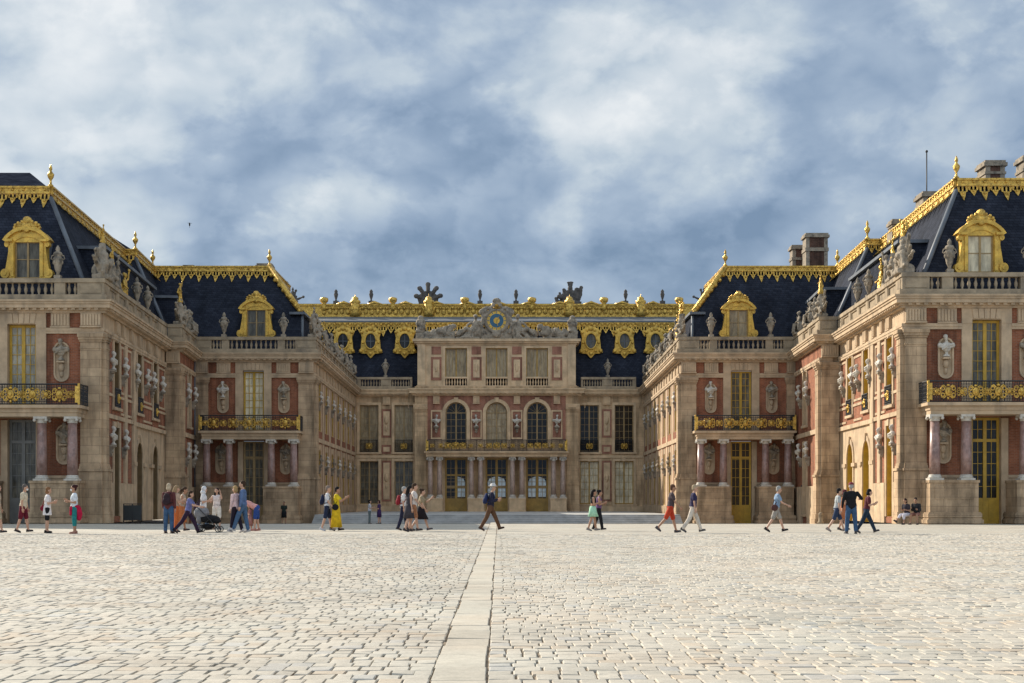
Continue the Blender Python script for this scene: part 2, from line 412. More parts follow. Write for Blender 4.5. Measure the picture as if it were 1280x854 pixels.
    for i in (0, 1):
        t = MB(); fd = J['fd', i]; a = J['a', i]; upv = Vector((-fd.z, 0, fd.x)); lat = upv.cross(fd)
        rot = Matrix((fd.normalized(), lat.normalized(), upv.normalized())).transposed()
        t.ell(a + fd * 0.055 - upv * 0.045, (0.135, 0.048, 0.04), rot, 10, 6); t.ell(a - fd * 0.02 - upv * 0.02, (0.062, 0.046, 0.055), rot, 8, 6)
        q = rot @ Vector((0, 0, 0)); 
        t.add([a + rot @ Vector((x, y, z)) for x, y, z in ((-0.08, -0.042, -0.088), (0.18, -0.045, -0.088), (0.18, 0.045, -0.088), (-0.08, 0.042, -0.088), (-0.08, -0.042, -0.062), (0.18, -0.045, -0.062), (0.18, 0.045, -0.062), (-0.08, 0.042, -0.062))], [(0, 3, 2, 1), (4, 5, 6, 7), (0, 1, 5, 4), (1, 2, 6, 5), (2, 3, 7, 6), (3, 0, 4, 7)])
        fin(t, 'shoe', cloth(shoe), P)
    if hair:
        t = MB(); kd = hair[1]
        t.ell(H((-0.022, 0, 0.065)), (0.105, 0.088, 0.098), hp); t.ell(H((-0.05, 0, 0.01)), (0.07, 0.082, 0.09), hp)
        if kd == 'long': chain(t, [H((-0.07, 0, 0.04)), H((-0.10, 0, -0.1)), H((-0.105, 0, -0.26))], [0.08, 0.085, 0.06])
        if kd == 'bob': t.ell(H((-0.045, 0, -0.04)), (0.09, 0.095, 0.09), hp)
        if kd == 'bun': t.ell(H((-0.11, 0, 0.10)), 0.055)
        if kd == 'tail': chain(t, [H((-0.1, 0, 0.06)), H((-0.16, 0, 0.0)), H((-0.15, 0, -0.14))], [0.04, 0.045, 0.025])
        fin_me(remesh(t, 0.018, cloth(hair[0]), 'hair', 1), 'hair', P)
    if pack:
        t = MB()
        for x, z, rx, rz in ((-0.20, 1.22, 0.09, 0.22), (-0.25, 1.14, 0.07, 0.14)): t.ell(up((x, 0, z)), (rx, 0.15, rz), rl)
        for s in (1, -1): chain(t, [up((-0.14, s * 0.1, 1.42)), up((0.03, s * 0.12, 1.45)), up((0.13, s * 0.12, 1.3)), up((0.02, s * 0.16, 1.1)), up((-0.15, s * 0.12, 1.08))], [0.022] * 5)
        fin_me(remesh(t, 0.02, cloth(pack), 'backpack', 1), 'backpack', P)
    for ex in extra:
        t = MB()
        if ex[0] == 'hat':
            t.lathe(H((-0.01, 0, 0.085)), [(0.17, -0.01), (0.175, 0.005), (0.105, 0.015), (0.1, 0.08), (0.06, 0.1)], 14); fin(t, 'hat', cloth(ex[1]), P)
        elif ex[0] == 'cap':
            t.ell(H((-0.015, 0, 0.085)), (0.112, 0.094, 0.085), hp); t.ell(H((0.11, 0, 0.065)), (0.08, 0.07, 0.012), hp); fin(t, 'cap', cloth(ex[1]), P)
        elif ex[0] == 'scarf':
            t.ell(H((-0.02, 0, 0.04)), (0.115, 0.1, 0.125), hp); t.ell(H((-0.05, 0, -0.1)), (0.12, 0.13, 0.1), hp); fin_me(remesh(t, 0.02, cloth(ex[1]), 'headscarf', 2), 'headscarf', P)
        elif ex[0] == 'mask':
            t.ell(H((0.075, 0, -0.045)), (0.045, 0.062, 0.045), hp); fin(t, 'face_mask', cloth(ex[1]), P)
        elif ex[0] == 'bag':
            s = ex[2]; t.ell((0.0 + ex[3], s * 0.24, 0.95), (0.14, 0.06, 0.13)); chain(t, [(0.0 + ex[3], s * 0.23, 1.05), up((0.06, s * 0.05, 1.3)), up((0.0, -s * 0.16, 1.47)), up((-0.1, -s * 0.02, 1.3)), (-0.06 + ex[3], s * 0.23, 1.05)], [0.014] * 5); fin(t, 'shoulder_bag', cloth(ex[1]), P)
        elif ex[0] == 'waist':
            t.ell((-0.06, 0, 0.98), (0.15, 0.2, 0.09)); chain(t, [(-0.13, 0.05, 0.9), (-0.17, 0.06, 0.7), (-0.16, 0.05, 0.55)], [0.12, 0.12, 0.09]); chain(t, [(0.12, 0.1, 0.95), (0.14, 0.12, 0.7)], [0.06, 0.05]); fin_me(remesh(t, 0.02, cloth(ex[1]), 'jacket', 2), 'jacket', P)
        elif ex[0] == 'phone':
            m = (J['w', 0] + J['w', 1]) / 2 + (J['w', 0] - J['e', 0]).normalized() * 0.09
            t.box(m.x - 0.006, m.x + 0.006, m.y - 0.04, m.y + 0.04, m.z - 0.06, m.z + 0.08); fin(t, 'phone', cloth((0.02, 0.02, 0.02)), P)
        elif ex[0] == 'belt':
            t.lathe((0, 0, 1.03), [(0.15, -0.02), (0.155, 0.02)], 14, 0.9, 1.12); fin(t, 'belt', cloth(ex[1]), P)
    return P
STRIDE = ((24, 6), (-20, 14)); STRIDE2 = ((-22, 14), (26, 6)); STAND = ((2, 2, 4), (-2, 2, 4)); SMALL = ((12, 4), (-10, 8)); SMALL2 = ((-10, 8), (13, 4))
SWING = ((-18, 14, 8), (20, 22, 8)); DOWN = ((2, 10, 8), (-2, 10, 8)); HOLD = ((-4, 105, 4), (2, 112, 4)); UPARM = ((60, 95, 15), (60, 95, 15))
BRN = (0.05, 0.028, 0.016); BLK = (0.012, 0.01, 0.01); GRY = (0.35, 0.34, 0.32); BLD = (0.38, 0.25, 0.11)
WHT = (0.72, 0.71, 0.69); NAVY = (0.02, 0.028, 0.06); JEAN = (0.045, 0.095, 0.18); DJ = (0.02, 0.035, 0.06); KHAKI = (0.36, 0.30, 0.21); BLACK = (0.012, 0.012, 0.014)
def people():
    person('person in tan clothes cut off by the left edge of the photo', -4, 667, 1.70, 0, SMALL, 2, DOWN, top=((0.45, 0.36, 0.26), 'short'), bottom=(KHAKI, 'shorts'), hair=(BRN, 'short'))
    person('person in cream shirt and dark red shorts with face mask, walking right', 29, 666, 1.72, 0, SMALL, 4, DOWN, top=((0.62, 0.54, 0.40), 'short'), bottom=((0.13, 0.012, 0.025), 'shorts'), hair=((0.12, 0.1, 0.09), 'short'), extra=(('mask', WHT),), shoe=(0.05, 0.04, 0.04), width=1.1)
    person('person in long white tunic with dark red bag and black shorts, using phone', 59, 666.5, 1.62, 20, STAND, 2, HOLD, top=((0.74, 0.69, 0.68), 'tunic'), bottom=(BLACK, 'shorts'), hair=((0.22, 0.11, 0.05), 'bob'), extra=(('bag', (0.2, 0.012, 0.03), 1, -0.12),), shoe=BLACK)
    person('person in white top with red jacket tied over teal shorts, facing left', 93, 667.5, 1.68, 200, STAND, 0, HOLD, skin=1, top=((0.66, 0.71, 0.76), 'short'), bottom=((0.02, 0.2, 0.2), 'capri'), hair=((0.04, 0.012, 0.012), 'bun'), extra=(('waist', (0.42, 0.01, 0.05)), ('mask', WHT)), shoe=(0.4, 0.2, 0.15))
    person('person in dark red checked top and blue jeans seen from behind, blond hair', 211, 667, 1.74, 80, STAND, 0, DOWN, top=((0.11, 0.035, 0.035), 'short', 'long'), bottom=(JEAN, 'trousers'), hair=((0.45, 0.36, 0.25), 'bob'), shoe=(0.1, 0.07, 0.06), pack=(0.035, 0.02, 0.025))
    person('person with tan hair in orange trousers standing behind a red checked top', 219, 666, 1.70, 40, STAND, 4, HOLD, top=((0.42, 0.3, 0.22), 'short'), bottom=((0.52, 0.13, 0.035), 'trousers'), hair=((0.3, 0.2, 0.11), 'long'), d=54.8)
    person('person with dark hair tied back in beige top bending towards the pram group', 226, 666, 1.66, 0, SMALL, 12, HOLD, skin=1, top=((0.45, 0.36, 0.27), 'none'), bottom=((0.5, 0.17, 0.06), 'midi'), hair=(BRN, 'tail'), d=56)
    person('person in lavender top and dark leggings striding while pushing the pram', 235, 667, 1.55, 0, ((30, 6), (-30, 12)), 8, ((40, 40, 6), (42, 38, 6)), top=((0.15, 0.16, 0.34), 'short'), bottom=((0.03, 0.015, 0.035), 'trousers'), hair=(BRN, 'bob'), shoe=BLACK)
    person('person in white headscarf and white shirt with dark bag behind the pram', 254, 665, 1.68, 0, SMALL, 2, HOLD, top=((0.72, 0.72, 0.73), 'short'), bottom=((0.10, 0.17, 0.28), 'trousers'), hair=None, extra=(('scarf', (0.66, 0.66, 0.66)), ('bag', (0.05, 0.03, 0.06), -1, -0.2)), d=57)
    person('person in white lace top and white shorts raising hands to take a photo', 271, 661, 1.66, -95, STAND, 0, ((70, 100, 20), (25, 95, 10)), top=((0.72, 0.62, 0.58), 'none'), bottom=((0.68, 0.62, 0.54), 'shorts'), hair=((0.03, 0.015, 0.015), 'long'), extra=(('belt', (0.08, 0.05, 0.05)), ('phone',)), shoe=(0.3, 0.2, 0.15), d=60)
    person('person in pale pink blouse and black trousers with straw coloured hair', 295, 666, 1.66, 150, SMALL, 2, DOWN, top=((0.66, 0.47, 0.46), 'short', 'long'), bottom=((0.02, 0.014, 0.025), 'trousers'), hair=(BLD, 'bob'), shoe=(0.6, 0.55, 0.52))
    person('tall person in blue shirt and blue jeans striding left', 304, 666, 1.84, 176, ((24, 6), (-8, 4)), 0, DOWN, top=((0.10, 0.155, 0.29), 'short', 'long'), bottom=((0.065, 0.12, 0.21), 'trousers'), hair=(BRN, 'short'), shoe=(0.5, 0.47, 0.45))
    person('person in pink shirt and blue shorts bending down over a small child', 321, 664, 1.62, 180, ((8, 6), (-2, 4)), 62, ((75, 10, 8), (70, 14, 8)), top=((0.66, 0.33, 0.29), 'short'), bottom=((0.03, 0.07, 0.25), 'shorts'), hair=(BRN, 'short'), shoe=(0.45, 0.2, 0.16), head_pitch=-25)
    person('small child in reddish striped outfit below the bending person', 313, 664, 0.98, 170, STAND, 2, HOLD, top=((0.36, 0.15, 0.14), 'dress'), bottom=((0.34, 0.16, 0.14), 'midi'), hair=(BRN, 'bob'))
    person('small dark figure standing by the shaded left inner pavilion door', 355, 646, 1.5, -90, STAND, 0, DOWN, skin=1, top=((0.02, 0.03, 0.025), 'dress'), bottom=(BLACK, 'skirt'), hair=(BLK, 'bob'), d=99.5, z0=-0.38)
    person('person in white shirt and navy shorts with dark backpack, walking right', 409, 664, 1.70, 0, SMALL, 2, ((-10, 20, 8), (12, 30, 8)), top=((0.66, 0.65, 0.66), 'short'), bottom=(NAVY, 'shorts'), hair=((0.22, 0.17, 0.14), 'short'), pack=(0.014, 0.02, 0.05), shoe=(0.5, 0.5, 0.52))
    person('person in bright yellow dress walking right with hand raised', 420, 664, 1.66, 0, SMALL2, 3, ((45, 80, 10), (40, 85, 10)), skin=1, top=((0.72, 0.53, 0.02), 'dress'), bottom=((0.70, 0.46, 0.02), 'maxi'), hair=(BLK, 'short'), shoe=BLACK, extra=(('bag', BLACK, -1, 0.0),))
    person('child in white top and grey trousers on the marble court steps', 462, 656, 1.56, 10, STAND, 0, HOLD, top=((0.56, 0.56, 0.60), 'short'), bottom=((0.12, 0.15, 0.15), 'trousers'), hair=(BLK, 'bob'), d=97, z0=-0.33)
    person('person in purple dress facing a child near the marble court steps', 474, 656, 1.54, 165, STAND, 0, HOLD, top=((0.06, 0.03, 0.10), 'dress'), bottom=((0.05, 0.025, 0.09), 'skirt'), hair=((0.06, 0.02, 0.02), 'bob'), d=97, z0=-0.33)
    person('person in white shirt with red backpack and navy trousers, rearmost of four', 504, 664, 1.68, 0, SMALL, 2, DOWN, top=((0.66, 0.64, 0.62), 'short'), bottom=((0.018, 0.02, 0.045), 'trousers'), hair=(GRY, 'short'), pack=(0.25, 0.02, 0.03), d=58)
    person('person in dark grey dress with long dark hair in a group of four', 511, 665, 1.68, 25, SMALL, 2, DOWN, top=((0.05, 0.045, 0.055), 'dress', 'none'), bottom=((0.05, 0.045, 0.055), 'skirt'), hair=(BLK, 'long'))
    person('person in white tee and orange brown shorts in a group of four', 517, 665, 1.78, 0, SMALL2, 2, SWING, top=((0.66, 0.60, 0.55), 'short'), bottom=((0.36, 0.16, 0.08), 'shorts'), hair=(BRN, 'short'), d=56)
    person('person in khaki top and black skirt leading a group of four right', 526, 664, 1.62, 0, STRIDE, 4, ((50, 80, 10), (10, 20, 8)), top=((0.34, 0.27, 0.17), 'short'), bottom=((0.018, 0.014, 0.018), 'skirt'), hair=(BRN, 'bun'), shoe=(0.12, 0.1, 0.1))
    person('person in white hat, navy jacket and brown trousers walking alone at centre', 613, 664, 1.78, 0, ((26, 4), (-20, 10)), 6, HOLD, top=((0.022, 0.022, 0.045), 'short', 'long'), bottom=((0.12, 0.06, 0.032), 'trousers'), hair=(GRY, 'short'), extra=(('hat', (0.66, 0.62, 0.58)),), pack=(0.02, 0.03, 0.09), shoe=(0.06, 0.035, 0.025))
    person('person in black crop top and mint green shorts walking left of a friend', 741, 664, 1.56, 0, SMALL, 3, HOLD, skin=1, top=(BLACK, 'crop'), bottom=((0.38, 0.66, 0.47), 'mini'), hair=(BLK, 'long'), shoe=(0.25, 0.22, 0.2))
    person('person in purple top and black trousers beside mint green shorts', 748, 663, 1.55, 0, SMALL2, 3, HOLD, skin=1, top=((0.14, 0.07, 0.16), 'none'), bottom=(BLACK, 'trousers'), hair=(BLK, 'bun'), d=58)
    person('person in dark grey tee and red shorts striding right', 838, 666, 1.76, 0, ((16, 2), (-26, 16)), 6, SWING, skin=1, top=((0.075, 0.055, 0.06), 'short'), bottom=((0.46, 0.05, 0.02), 'shorts'), hair=((0.1, 0.05, 0.03), 'short'), shoe=(0.08, 0.07, 0.075))
    person('person in navy polo shirt and cream trousers walking right', 866, 666, 1.73, 0, STRIDE, 4, DOWN, top=((0.028, 0.025, 0.07), 'short'), bottom=((0.62, 0.55, 0.46), 'trousers'), hair=((0.4, 0.31, 0.2), 'short'), shoe=(0.09, 0.085, 0.085), width=1.08)
    person('person in light blue shirt and grey shorts with white hair, walking right', 970, 665.5, 1.70, 0, STRIDE, 7, ((-8, 30, 8), (25, 40, 8)), top=((0.24, 0.34, 0.47), 'short'), bottom=((0.34, 0.31, 0.27), 'shorts'), hair=(GRY, 'short'), shoe=(0.035, 0.03, 0.03), extra=(('bag', (0.09, 0.04, 0.035), -1, -0.1),))
    person('person in pale grey tee and navy shorts left of a dark sweater', 1046, 665.5, 1.62, 0, STRIDE, 6, DOWN, top=((0.42, 0.44, 0.44), 'short'), bottom=((0.03, 0.045, 0.09), 'shorts'), hair=(BLK, 'short'), shoe=(0.3, 0.25, 0.22), d=55)
    person('person in orange brown dress half hidden behind the dark sweater', 1054, 665, 1.56, 0, SMALL, 4, HOLD, skin=1, top=((0.42, 0.15, 0.06), 'dress', 'none'), bottom=((0.40, 0.15, 0.07), 'skirt'), hair=((0.12, 0.03, 0.03), 'bob'), d=57.5)
    person('person in black sweater, jeans and red cap seen from behind', 1064, 667.5, 1.76, 90, ((4, 2, 5), (-3, 2, 5)), 0, ((5, 15, 14), (30, 60, 40)), top=(BLACK, 'short', 'long'), bottom=(JEAN, 'trousers'), hair=(GRY, 'short'), extra=(('cap', (0.22, 0.04, 0.05)),), shoe=(0.08, 0.075, 0.08), width=1.15)
    person('person in dark red top and dark jeans striding right ahead of others', 1083, 667, 1.58, 0, ((26, 2), (-24, 8)), 8, HOLD, top=((0.10, 0.02, 0.03), 'short'), bottom=(DJ, 'trousers'), hair=(BLK, 'bob'), shoe=(0.08, 0.07, 0.07))
    person('seated person in white skirt on the pedestal ledge, left of two', 1134, 655, 1.66, 215, ((85, 80, 6), (85, 40, 2)), 12, HOLD, skin=1, top=((0.035, 0.03, 0.04), 'short'), bottom=((0.62, 0.58, 0.62), 'capri'), hair=((0.03, 0.015, 0.012), 'bob'), seat=0.46, d=73.4)
    person('seated person in dark jacket on the pedestal ledge, right of two', 1146, 655, 1.72, 235, ((85, 85, 8), (85, 85, 8)), 14, HOLD, skin=1, top=((0.03, 0.03, 0.032), 'short', 'long'), bottom=((0.28, 0.13, 0.10), 'shorts'), hair=(BLK, 'short'), seat=0.46, d=73.4, pack=(0.02, 0.02, 0.025))
    # pram
    d = 54.5; x = (260 - CX) * d / FOC
    T = empty('pram', 'black pram with grey hood pushed to the right by a lavender top', 'pram', (x, d, 0))
    GF = cloth((0.22, 0.22, 0.23)); BF = cloth((0.015, 0.015, 0.017))
    for wx, r in ((-0.28, 0.15), (0.42, 0.12)):
        for wy in (-0.26, 0.26):
            mb = MB(); pts = [(wx + r * 0.86 * math.cos(2 * PI * q / 16), wy, r + r * 0.86 * math.sin(2 * PI * q / 16)) for q in range(17)]
            mb.tube(pts, r * 0.15, 6); o = link('wheel', mb.mesh('wheel', IRON), T)
            hb = MB()
            for q in range(6): hb.tube([(wx, wy, r), (wx + r * 0.8 * math.cos(q * PI / 3), wy, r + r * 0.8 * math.sin(q * PI / 3))], 0.008, 4)
            hb.ell((wx, wy, r), (0.03, 0.035, 0.03)); link('rim', hb.mesh('rim', GF), o)
    mb = MB()
    for wy in (-0.26, 0.26):
        mb.tube([(-0.28, wy, 0.15), (0.1, wy, 0.5), (-0.35, wy, 0.95), (-0.5, wy, 1.02)], 0.018, 6); mb.tube([(0.42, wy, 0.12), (0.1, wy, 0.5)], 0.018, 6)
    mb.tube([(-0.5, -0.26, 1.02), (-0.5, 0.26, 1.02)], 0.022, 6); mb.tube([(-0.28, -0.26, 0.15), (-0.28, 0.26, 0.15)], 0.014, 6); mb.tube([(0.42, -0.26, 0.12), (0.42, 0.26, 0.12)], 0.014, 6)
    link('frame', mb.mesh('frame', IRON), T)
    mb = MB(); mb.ell((0.05, 0, 0.5), (0.42, 0.22, 0.16)); mb.ell((-0.2, 0, 0.66), (0.16, 0.22, 0.26)); mb.ell((0.3, 0, 0.42), (0.2, 0.2, 0.1)); link('seat', remesh(mb, 0.025, BF, 'seat', 2), T)
    mb = MB(); mb.ell((-0.24, 0, 0.72), (0.3, 0.25, 0.26)); mb.ell((-0.32, 0, 0.5), (0.12, 0.22, 0.2)); link('hood', remesh(mb, 0.025, GF, 'hood', 2), T)
    mb = MB(); mb.ell((-0.02, 0, 0.22), (0.28, 0.2, 0.1)); link('basket', mb.mesh('basket', BF), T)
people()
def extras():
    # dark barriers at the left arches, bollards, lamp post, bird
    for px, lab in ((160, 'dark metal barrier in front of the left wing arches, left of two'), (171, 'dark metal barrier in front of the left wing arches, right of two')):
        d = 80.5; x = (px - CX) * d / FOC
        T = empty('barrier', lab, 'barrier', (x, d, -0.02), 0, 'barriers by the left arches')
        mb = MB(); mb.box(-0.24, 0.24, -0.02, 0.02, 0.15, 0.98); link('panel', mb.mesh('panel', M_('dark_green_metal', (0.03, 0.035, 0.035), 0.5, var=0.2)), T)
        mb = MB()
        for s in (-1, 1): mb.tube([(s * 0.25, 0, 0), (s * 0.25, 0, 1.05)], 0.025, 6); mb.box(s * 0.25 - 0.03, s * 0.25 + 0.03, -0.25, 0.25, 0, 0.04)
        mb.tube([(-0.25, 0, 1.05), (0.25, 0, 1.05)], 0.025, 6)
        for q in range(5): mb.tube([(-0.18 + 0.09 * q, -0.03, 0.1), (-0.18 + 0.09 * q, -0.03, 1.02)], 0.008, 4)
        link('frame', mb.mesh('frame', IRON), T)
    for px, lab, d in ((1026, 'short stone bollard at the foot of the right corner pier', 88.0), (1213, 'short stone bollard beside the right portico pedestal', 73.0)):
        if px > 1200: continue
        mb = MB(); mb.lathe((0, 0, 0), [(0.2, 0), (0.2, 0.1), (0.15, 0.14), (0.13, 0.5), (0.16, 0.54), (0.12, 0.64), (0.03, 0.7)], 12)
        tag(link('bollard', mb.mesh('bollard', GREYSTONE), None, ((px - CX) * d / FOC, d, -0.16)), lab, 'bollard')
    d = 102.0; x = (1005 - CX) * d / FOC
    T = empty('lamp_post', 'thin black lamp post by the right inner pavilion and its drainpipe', 'lamp post', (x, d, -0.42))
    mb = MB(); mb.lathe((0, 0, 0), [(0.16, 0), (0.16, 0.12), (0.08, 0.2), (0.05, 0.5), (0.045, 2.25)], 10); link('post', mb.mesh('post', IRON), T)
    mb = MB(); mb.lathe((0, 0, 2.25), [(0.08, 0), (0.14, 0.05), (0.2, 0.4), (0.24, 0.42), (0.1, 0.6), (0.05, 0.66), (0.02, 0.75)], 8); link('lantern', mb.mesh('lantern', M_('smoked_lantern', (0.02, 0.02, 0.022), 0.3, var=0)), T)
    # bird
    d = 60.0; mb = MB(); mb.ell((0, 0, 0), (0.06, 0.06, 0.11)); mb.ell((0, -0.02, 0.12), 0.04)
    mb.tube([(0.0, 0, 0.05), (0.12, 0, 0.14), (0.22, 0.02, 0.04)], [0.04, 0.035, 0.01], 6, 0.3); mb.tube([(0.0, 0, 0.05), (-0.12, 0, 0.14), (-0.2, 0.02, 0.02)], [0.04, 0.035, 0.01], 6, 0.3); mb.tube([(0, 0, -0.1), (0, 0.02, -0.22)], [0.03, 0.045], 6, 0.3)
    tag(link('bird', remesh(mb, 0.012, cloth(BLK), 'bird', 1), None, ((237 - CX) * d / FOC, d, EYE + (HY - 281) * d / FOC), 0.5, 0.55), 'small dark bird flying in the sky above the left roofs', 'bird')
extras()

# ------------------------------------------------------------------ facade frame: t along wall from a to b, w outwards, z up
class Fr:
    def __init__(s, a, b, n):
        s.a = Vector((*a, 0)); b = Vector((*b, 0)); s.L = (b - s.a).length
        s.t = (b - s.a).normalized()
        s.n = Vector((s.t.y, -s.t.x, 0))
        if s.n.dot(Vector((*n, 0))) < 0: s.n = -s.n
        U = Vector((0, 0, 1)).cross(s.n); s.rot = math.atan2(U.y, U.x)
    def pt(s, t, w, z): return s.a + s.t * t + s.n * w + Vector((0, 0, z))
def arc_pts(c, zs, r, n=10):
    return [(c - r * math.cos(PI * i / n), zs + r * math.sin(PI * i / n)) for i in range(n + 1)]
def wall(mb, fr, t0, t1, z0, z1, ops, depth=0.35, matfn=None, ts=(), zs=(), rv=1):
    # wall face with window/door openings (a,b,za,zb,arched) and their reveals
    T = {t0, t1, *ts}; Z = {z0, z1, *zs}
    for a, b, za, zb, ar in ops:
        T |= {a, b}; Z |= {za, zb}
        if ar: Z.add(zb - (b - a) / 2)
    T = sorted(T); Z = sorted(Z)
    for i in range(len(T) - 1):
        for j in range(len(Z) - 1):
            c = (T[i] + T[i + 1]) / 2; d = (Z[j] + Z[j + 1]) / 2
            if any(a < c < b and za < d < zb for a, b, za, zb, ar in ops): continue
            mb.m = matfn(c, d) if matfn else 0
            mb.quad(fr.pt(T[i], 0, Z[j]), fr.pt(T[i + 1], 0, Z[j]), fr.pt(T[i + 1], 0, Z[j + 1]), fr.pt(T[i], 0, Z[j + 1]))
    mb.m = 0
    for a, b, za, zb, ar in ops:
        if ar:
            r = (b - a) / 2; c = (a + b) / 2; sp = zb - r
            pts = arc_pts(c, sp, r)
            h = len(pts) // 2
            mb.m = matfn(c, zb + 0.01) if matfn else 0
            for k in range(len(pts) - 1):
                p, q = pts[k], pts[k + 1]
                mb.quad(fr.pt(p[0], 0, p[1]), fr.pt(q[0], 0, q[1]), fr.pt(q[0], 0, zb), fr.pt(p[0], 0, zb))
            line = [(a, za)] + pts + [(b, za)]
        else:
            line = [(a, za), (a, zb), (b, zb), (b, za)]
        mb.m = rv
        for k in range(len(line)):
            p, q = line[k], line[(k + 1) % len(line)]
            mb.quad(fr.pt(p[0], 0, p[1]), fr.pt(q[0], 0, q[1]), fr.pt(q[0], -depth, q[1]), fr.pt(p[0], -depth, p[1]))
    mb.m = 0
def surround(mb, fr, a, b, za, zb, ar, wd=0.28, w=0.07, sill=True):
    if ar:
        r = (b - a) / 2; c = (a + b) / 2; sp = zb - r; n = 10
        inn = arc_pts(c, sp, r, n); out = arc_pts(c, sp, r + wd, n)
        for k in range(n):
            mb.prism([inn[k], inn[k + 1], out[k + 1], out[k]], 0.0, w, fr)
        zt = sp
        mb.prism([(c - 0.14, zb), (c + 0.14, zb), (c + 0.22, zb + wd + 0.12), (c - 0.22, zb + wd + 0.12)], 0.0, w + 0.08, fr)
    else:
        zt = zb
        mb.box(a - wd, b + wd, 0, w, zb, zb + wd, fr)
        c = (a + b) / 2
        mb.prism([(c - 0.13, zb - 0.02), (c + 0.13, zb - 0.02), (c + 0.2, zb + wd + 0.03), (c - 0.2, zb + wd + 0.03)], 0.0, w + 0.06, fr)
    mb.box(a - wd, a, 0, w, za, zt, fr); mb.box(b, b + wd, 0, w, za, zt, fr)
    if sill: mb.box(a - wd - 0.06, b + wd + 0.06, 0, w + 0.08, za - 0.16, za, fr)

# window joinery: local x across, y inward, z up, origin bottom centre
WCACHE = {}
def window_meshes(w, h, cols, rows, ar, fm, pm, stile=0.085, mull=0.03, kick=0.0, transom=None):
    key = (w, h, cols, rows, ar, fm.name, pm.name, stile, kick, transom)
    if key in WCACHE: return WCACHE[key]
    mb = MB(); r = w / 2; sp = h - r if ar else h
    y0, y1 = 0.0, 0.09
    mb.box(-r, -r + stile, y0, y1, 0, sp); mb.box(r - stile, r, y0, y1, 0, sp)
    mb.box(-stile * 0.7, stile * 0.7, y0 - 0.02, y1, 0, sp + (r if ar else 0) * 0.98)
    mb.box(-r + stile, -stile * 0.7, y0, y1, 0, max(0.1, kick)); mb.box(stile * 0.7, r - stile, y0, y1, 0, max(0.1, kick))
    if kick > 0.3:
        for sx in (-1, 1):
            c = sx * (r / 2 + 0.0); q = r / 2 - stile * 1.2
            mb.box(c - q * 0.75, c + q * 0.75, y0 - 0.03, y0 - 0.002, 0.18, kick - 0.14)
    if ar:
        inn = arc_pts(0, sp, r - stile, 10); out = arc_pts(0, sp, r, 10)
        for k in range(10): mb.prism([inn[k], inn[k + 1], out[k + 1], out[k]], y0, y1)
        mb.box(-r + stile, r - stile, y0 + 0.002, y1 - 0.002, sp - 0.04, sp + 0.04)
        for k in range(1, 6):
            a = PI * k / 6
            if k == 3: continue
            mb.tube([(0, 0.045, sp), ((r - stile) * math.cos(a), 0.045, sp + (r - stile) * math.sin(a))], mull / 2, 4)
    else:
        mb.box(-r + stile, -stile * 0.7, y0, y1, h - stile, h); mb.box(stile * 0.7, r - stile, y0, y1, h - stile, h)
    if transom: mb.box(-r + stile, r - stile, y0 - 0.03, y1 - 0.003, transom - 0.08, transom + 0.08)
    zk = max(0.1, kick)
    for sx in (-1, 1):
        xa, xb = (stile * 0.7, r - stile)
        for i in range(1, cols):
            x = sx * (xa + (xb - xa) * i / cols)
            mb.box(x - mull / 2, x + mull / 2, y0 + 0.02, y1 - 0.02, zk, sp - (0 if ar else stile))
        for j in range(1, rows):
            z = zk + (sp - zk) * j / rows
            x0, x1 = sorted((sx * xa, sx * xb))
            mb.box(x0, x1, y0 + 0.025, y1 - 0.025, z - mull / 2, z + mull / 2)
    f = mb.mesh('window_frame', fm)
    pb = MB()
    poly = [(-r + 0.02, zk)] + (arc_pts(0, sp, r - 0.02, 10) if ar else [(-r + 0.02, h - 0.02), (r - 0.02, h - 0.02)]) + [(r - 0.02, zk)]
    pb.prism(poly, 0.06, 0.075)
    WCACHE[key] = (f, pb.mesh('window_pane', pm))
    return WCACHE[key]
def put_window(parent, fr, c, w, za, h, cols, rows, ar, fm, pm, depth=0.24, name='window', **k):
    f, p = window_meshes(w, h, cols, rows, ar, fm, pm, **k)
    o = link(name, f, parent, fr.pt(c, -depth, za) - parent.location, fr.rot)
    link('pane', p, o)
    return o
def part(name, mb, mats, parent):
    if not mb.f: return None
    return link(name, mb.mesh(name, mats, parent.location), parent)

# ------------------------------------------------------------------ repeated ornaments
PMARBLE = M_('pale_pink_marble', (0.46, 0.33, 0.26), 0.4, var=0.4, vs=4.5, vscale=(1, 1, 0.6), stain_shade=(7, (1, 1, 1), 0.4, (0.5, 0.4, 0.33)))
def column_mesh(h, r, shaft=None):
    sh = MB(); sh.lathe((0, 0, 0), [(r, 0.28), (r * 1.0, h * 0.35), (r * 0.86, h - 0.34)], 14)
    cp = MB(); cp.lathe((0, 0, 0), [(r * 0.86, h - 0.34), (r * 0.98, h - 0.32), (r * 0.9, h - 0.26), (r * 1.15, h - 0.14), (r * 1.25, h - 0.12)], 14)
    cp.box(-r * 1.3, r * 1.3, -r * 1.3, r * 1.3, h - 0.12, h)
    for sx in (-1, 1):
        for sy in (-1, 1): cp.ell((sx * r * 1.12, sy * r * 1.12, h - 0.19), (0.09, 0.09, 0.09), None, 8, 5)
    bs = MB(); bs.box(-r * 1.35, r * 1.35, -r * 1.35, r * 1.35, 0, 0.1)
    bs.lathe((0, 0, 0), [(r * 1.32, 0.1), (r * 1.34, 0.16), (r * 1.1, 0.2), (r * 1.2, 0.25), (r * 1.02, 0.29)], 14)
    return sh.mesh('column_shaft', shaft or RMARBLE), cp.mesh('column_capital', MARBLE), bs.mesh('column_base', MARBLE)
COLM = column_mesh(3.35, 0.27)
COLB = column_mesh(3.35, 0.24, PMARBLE)
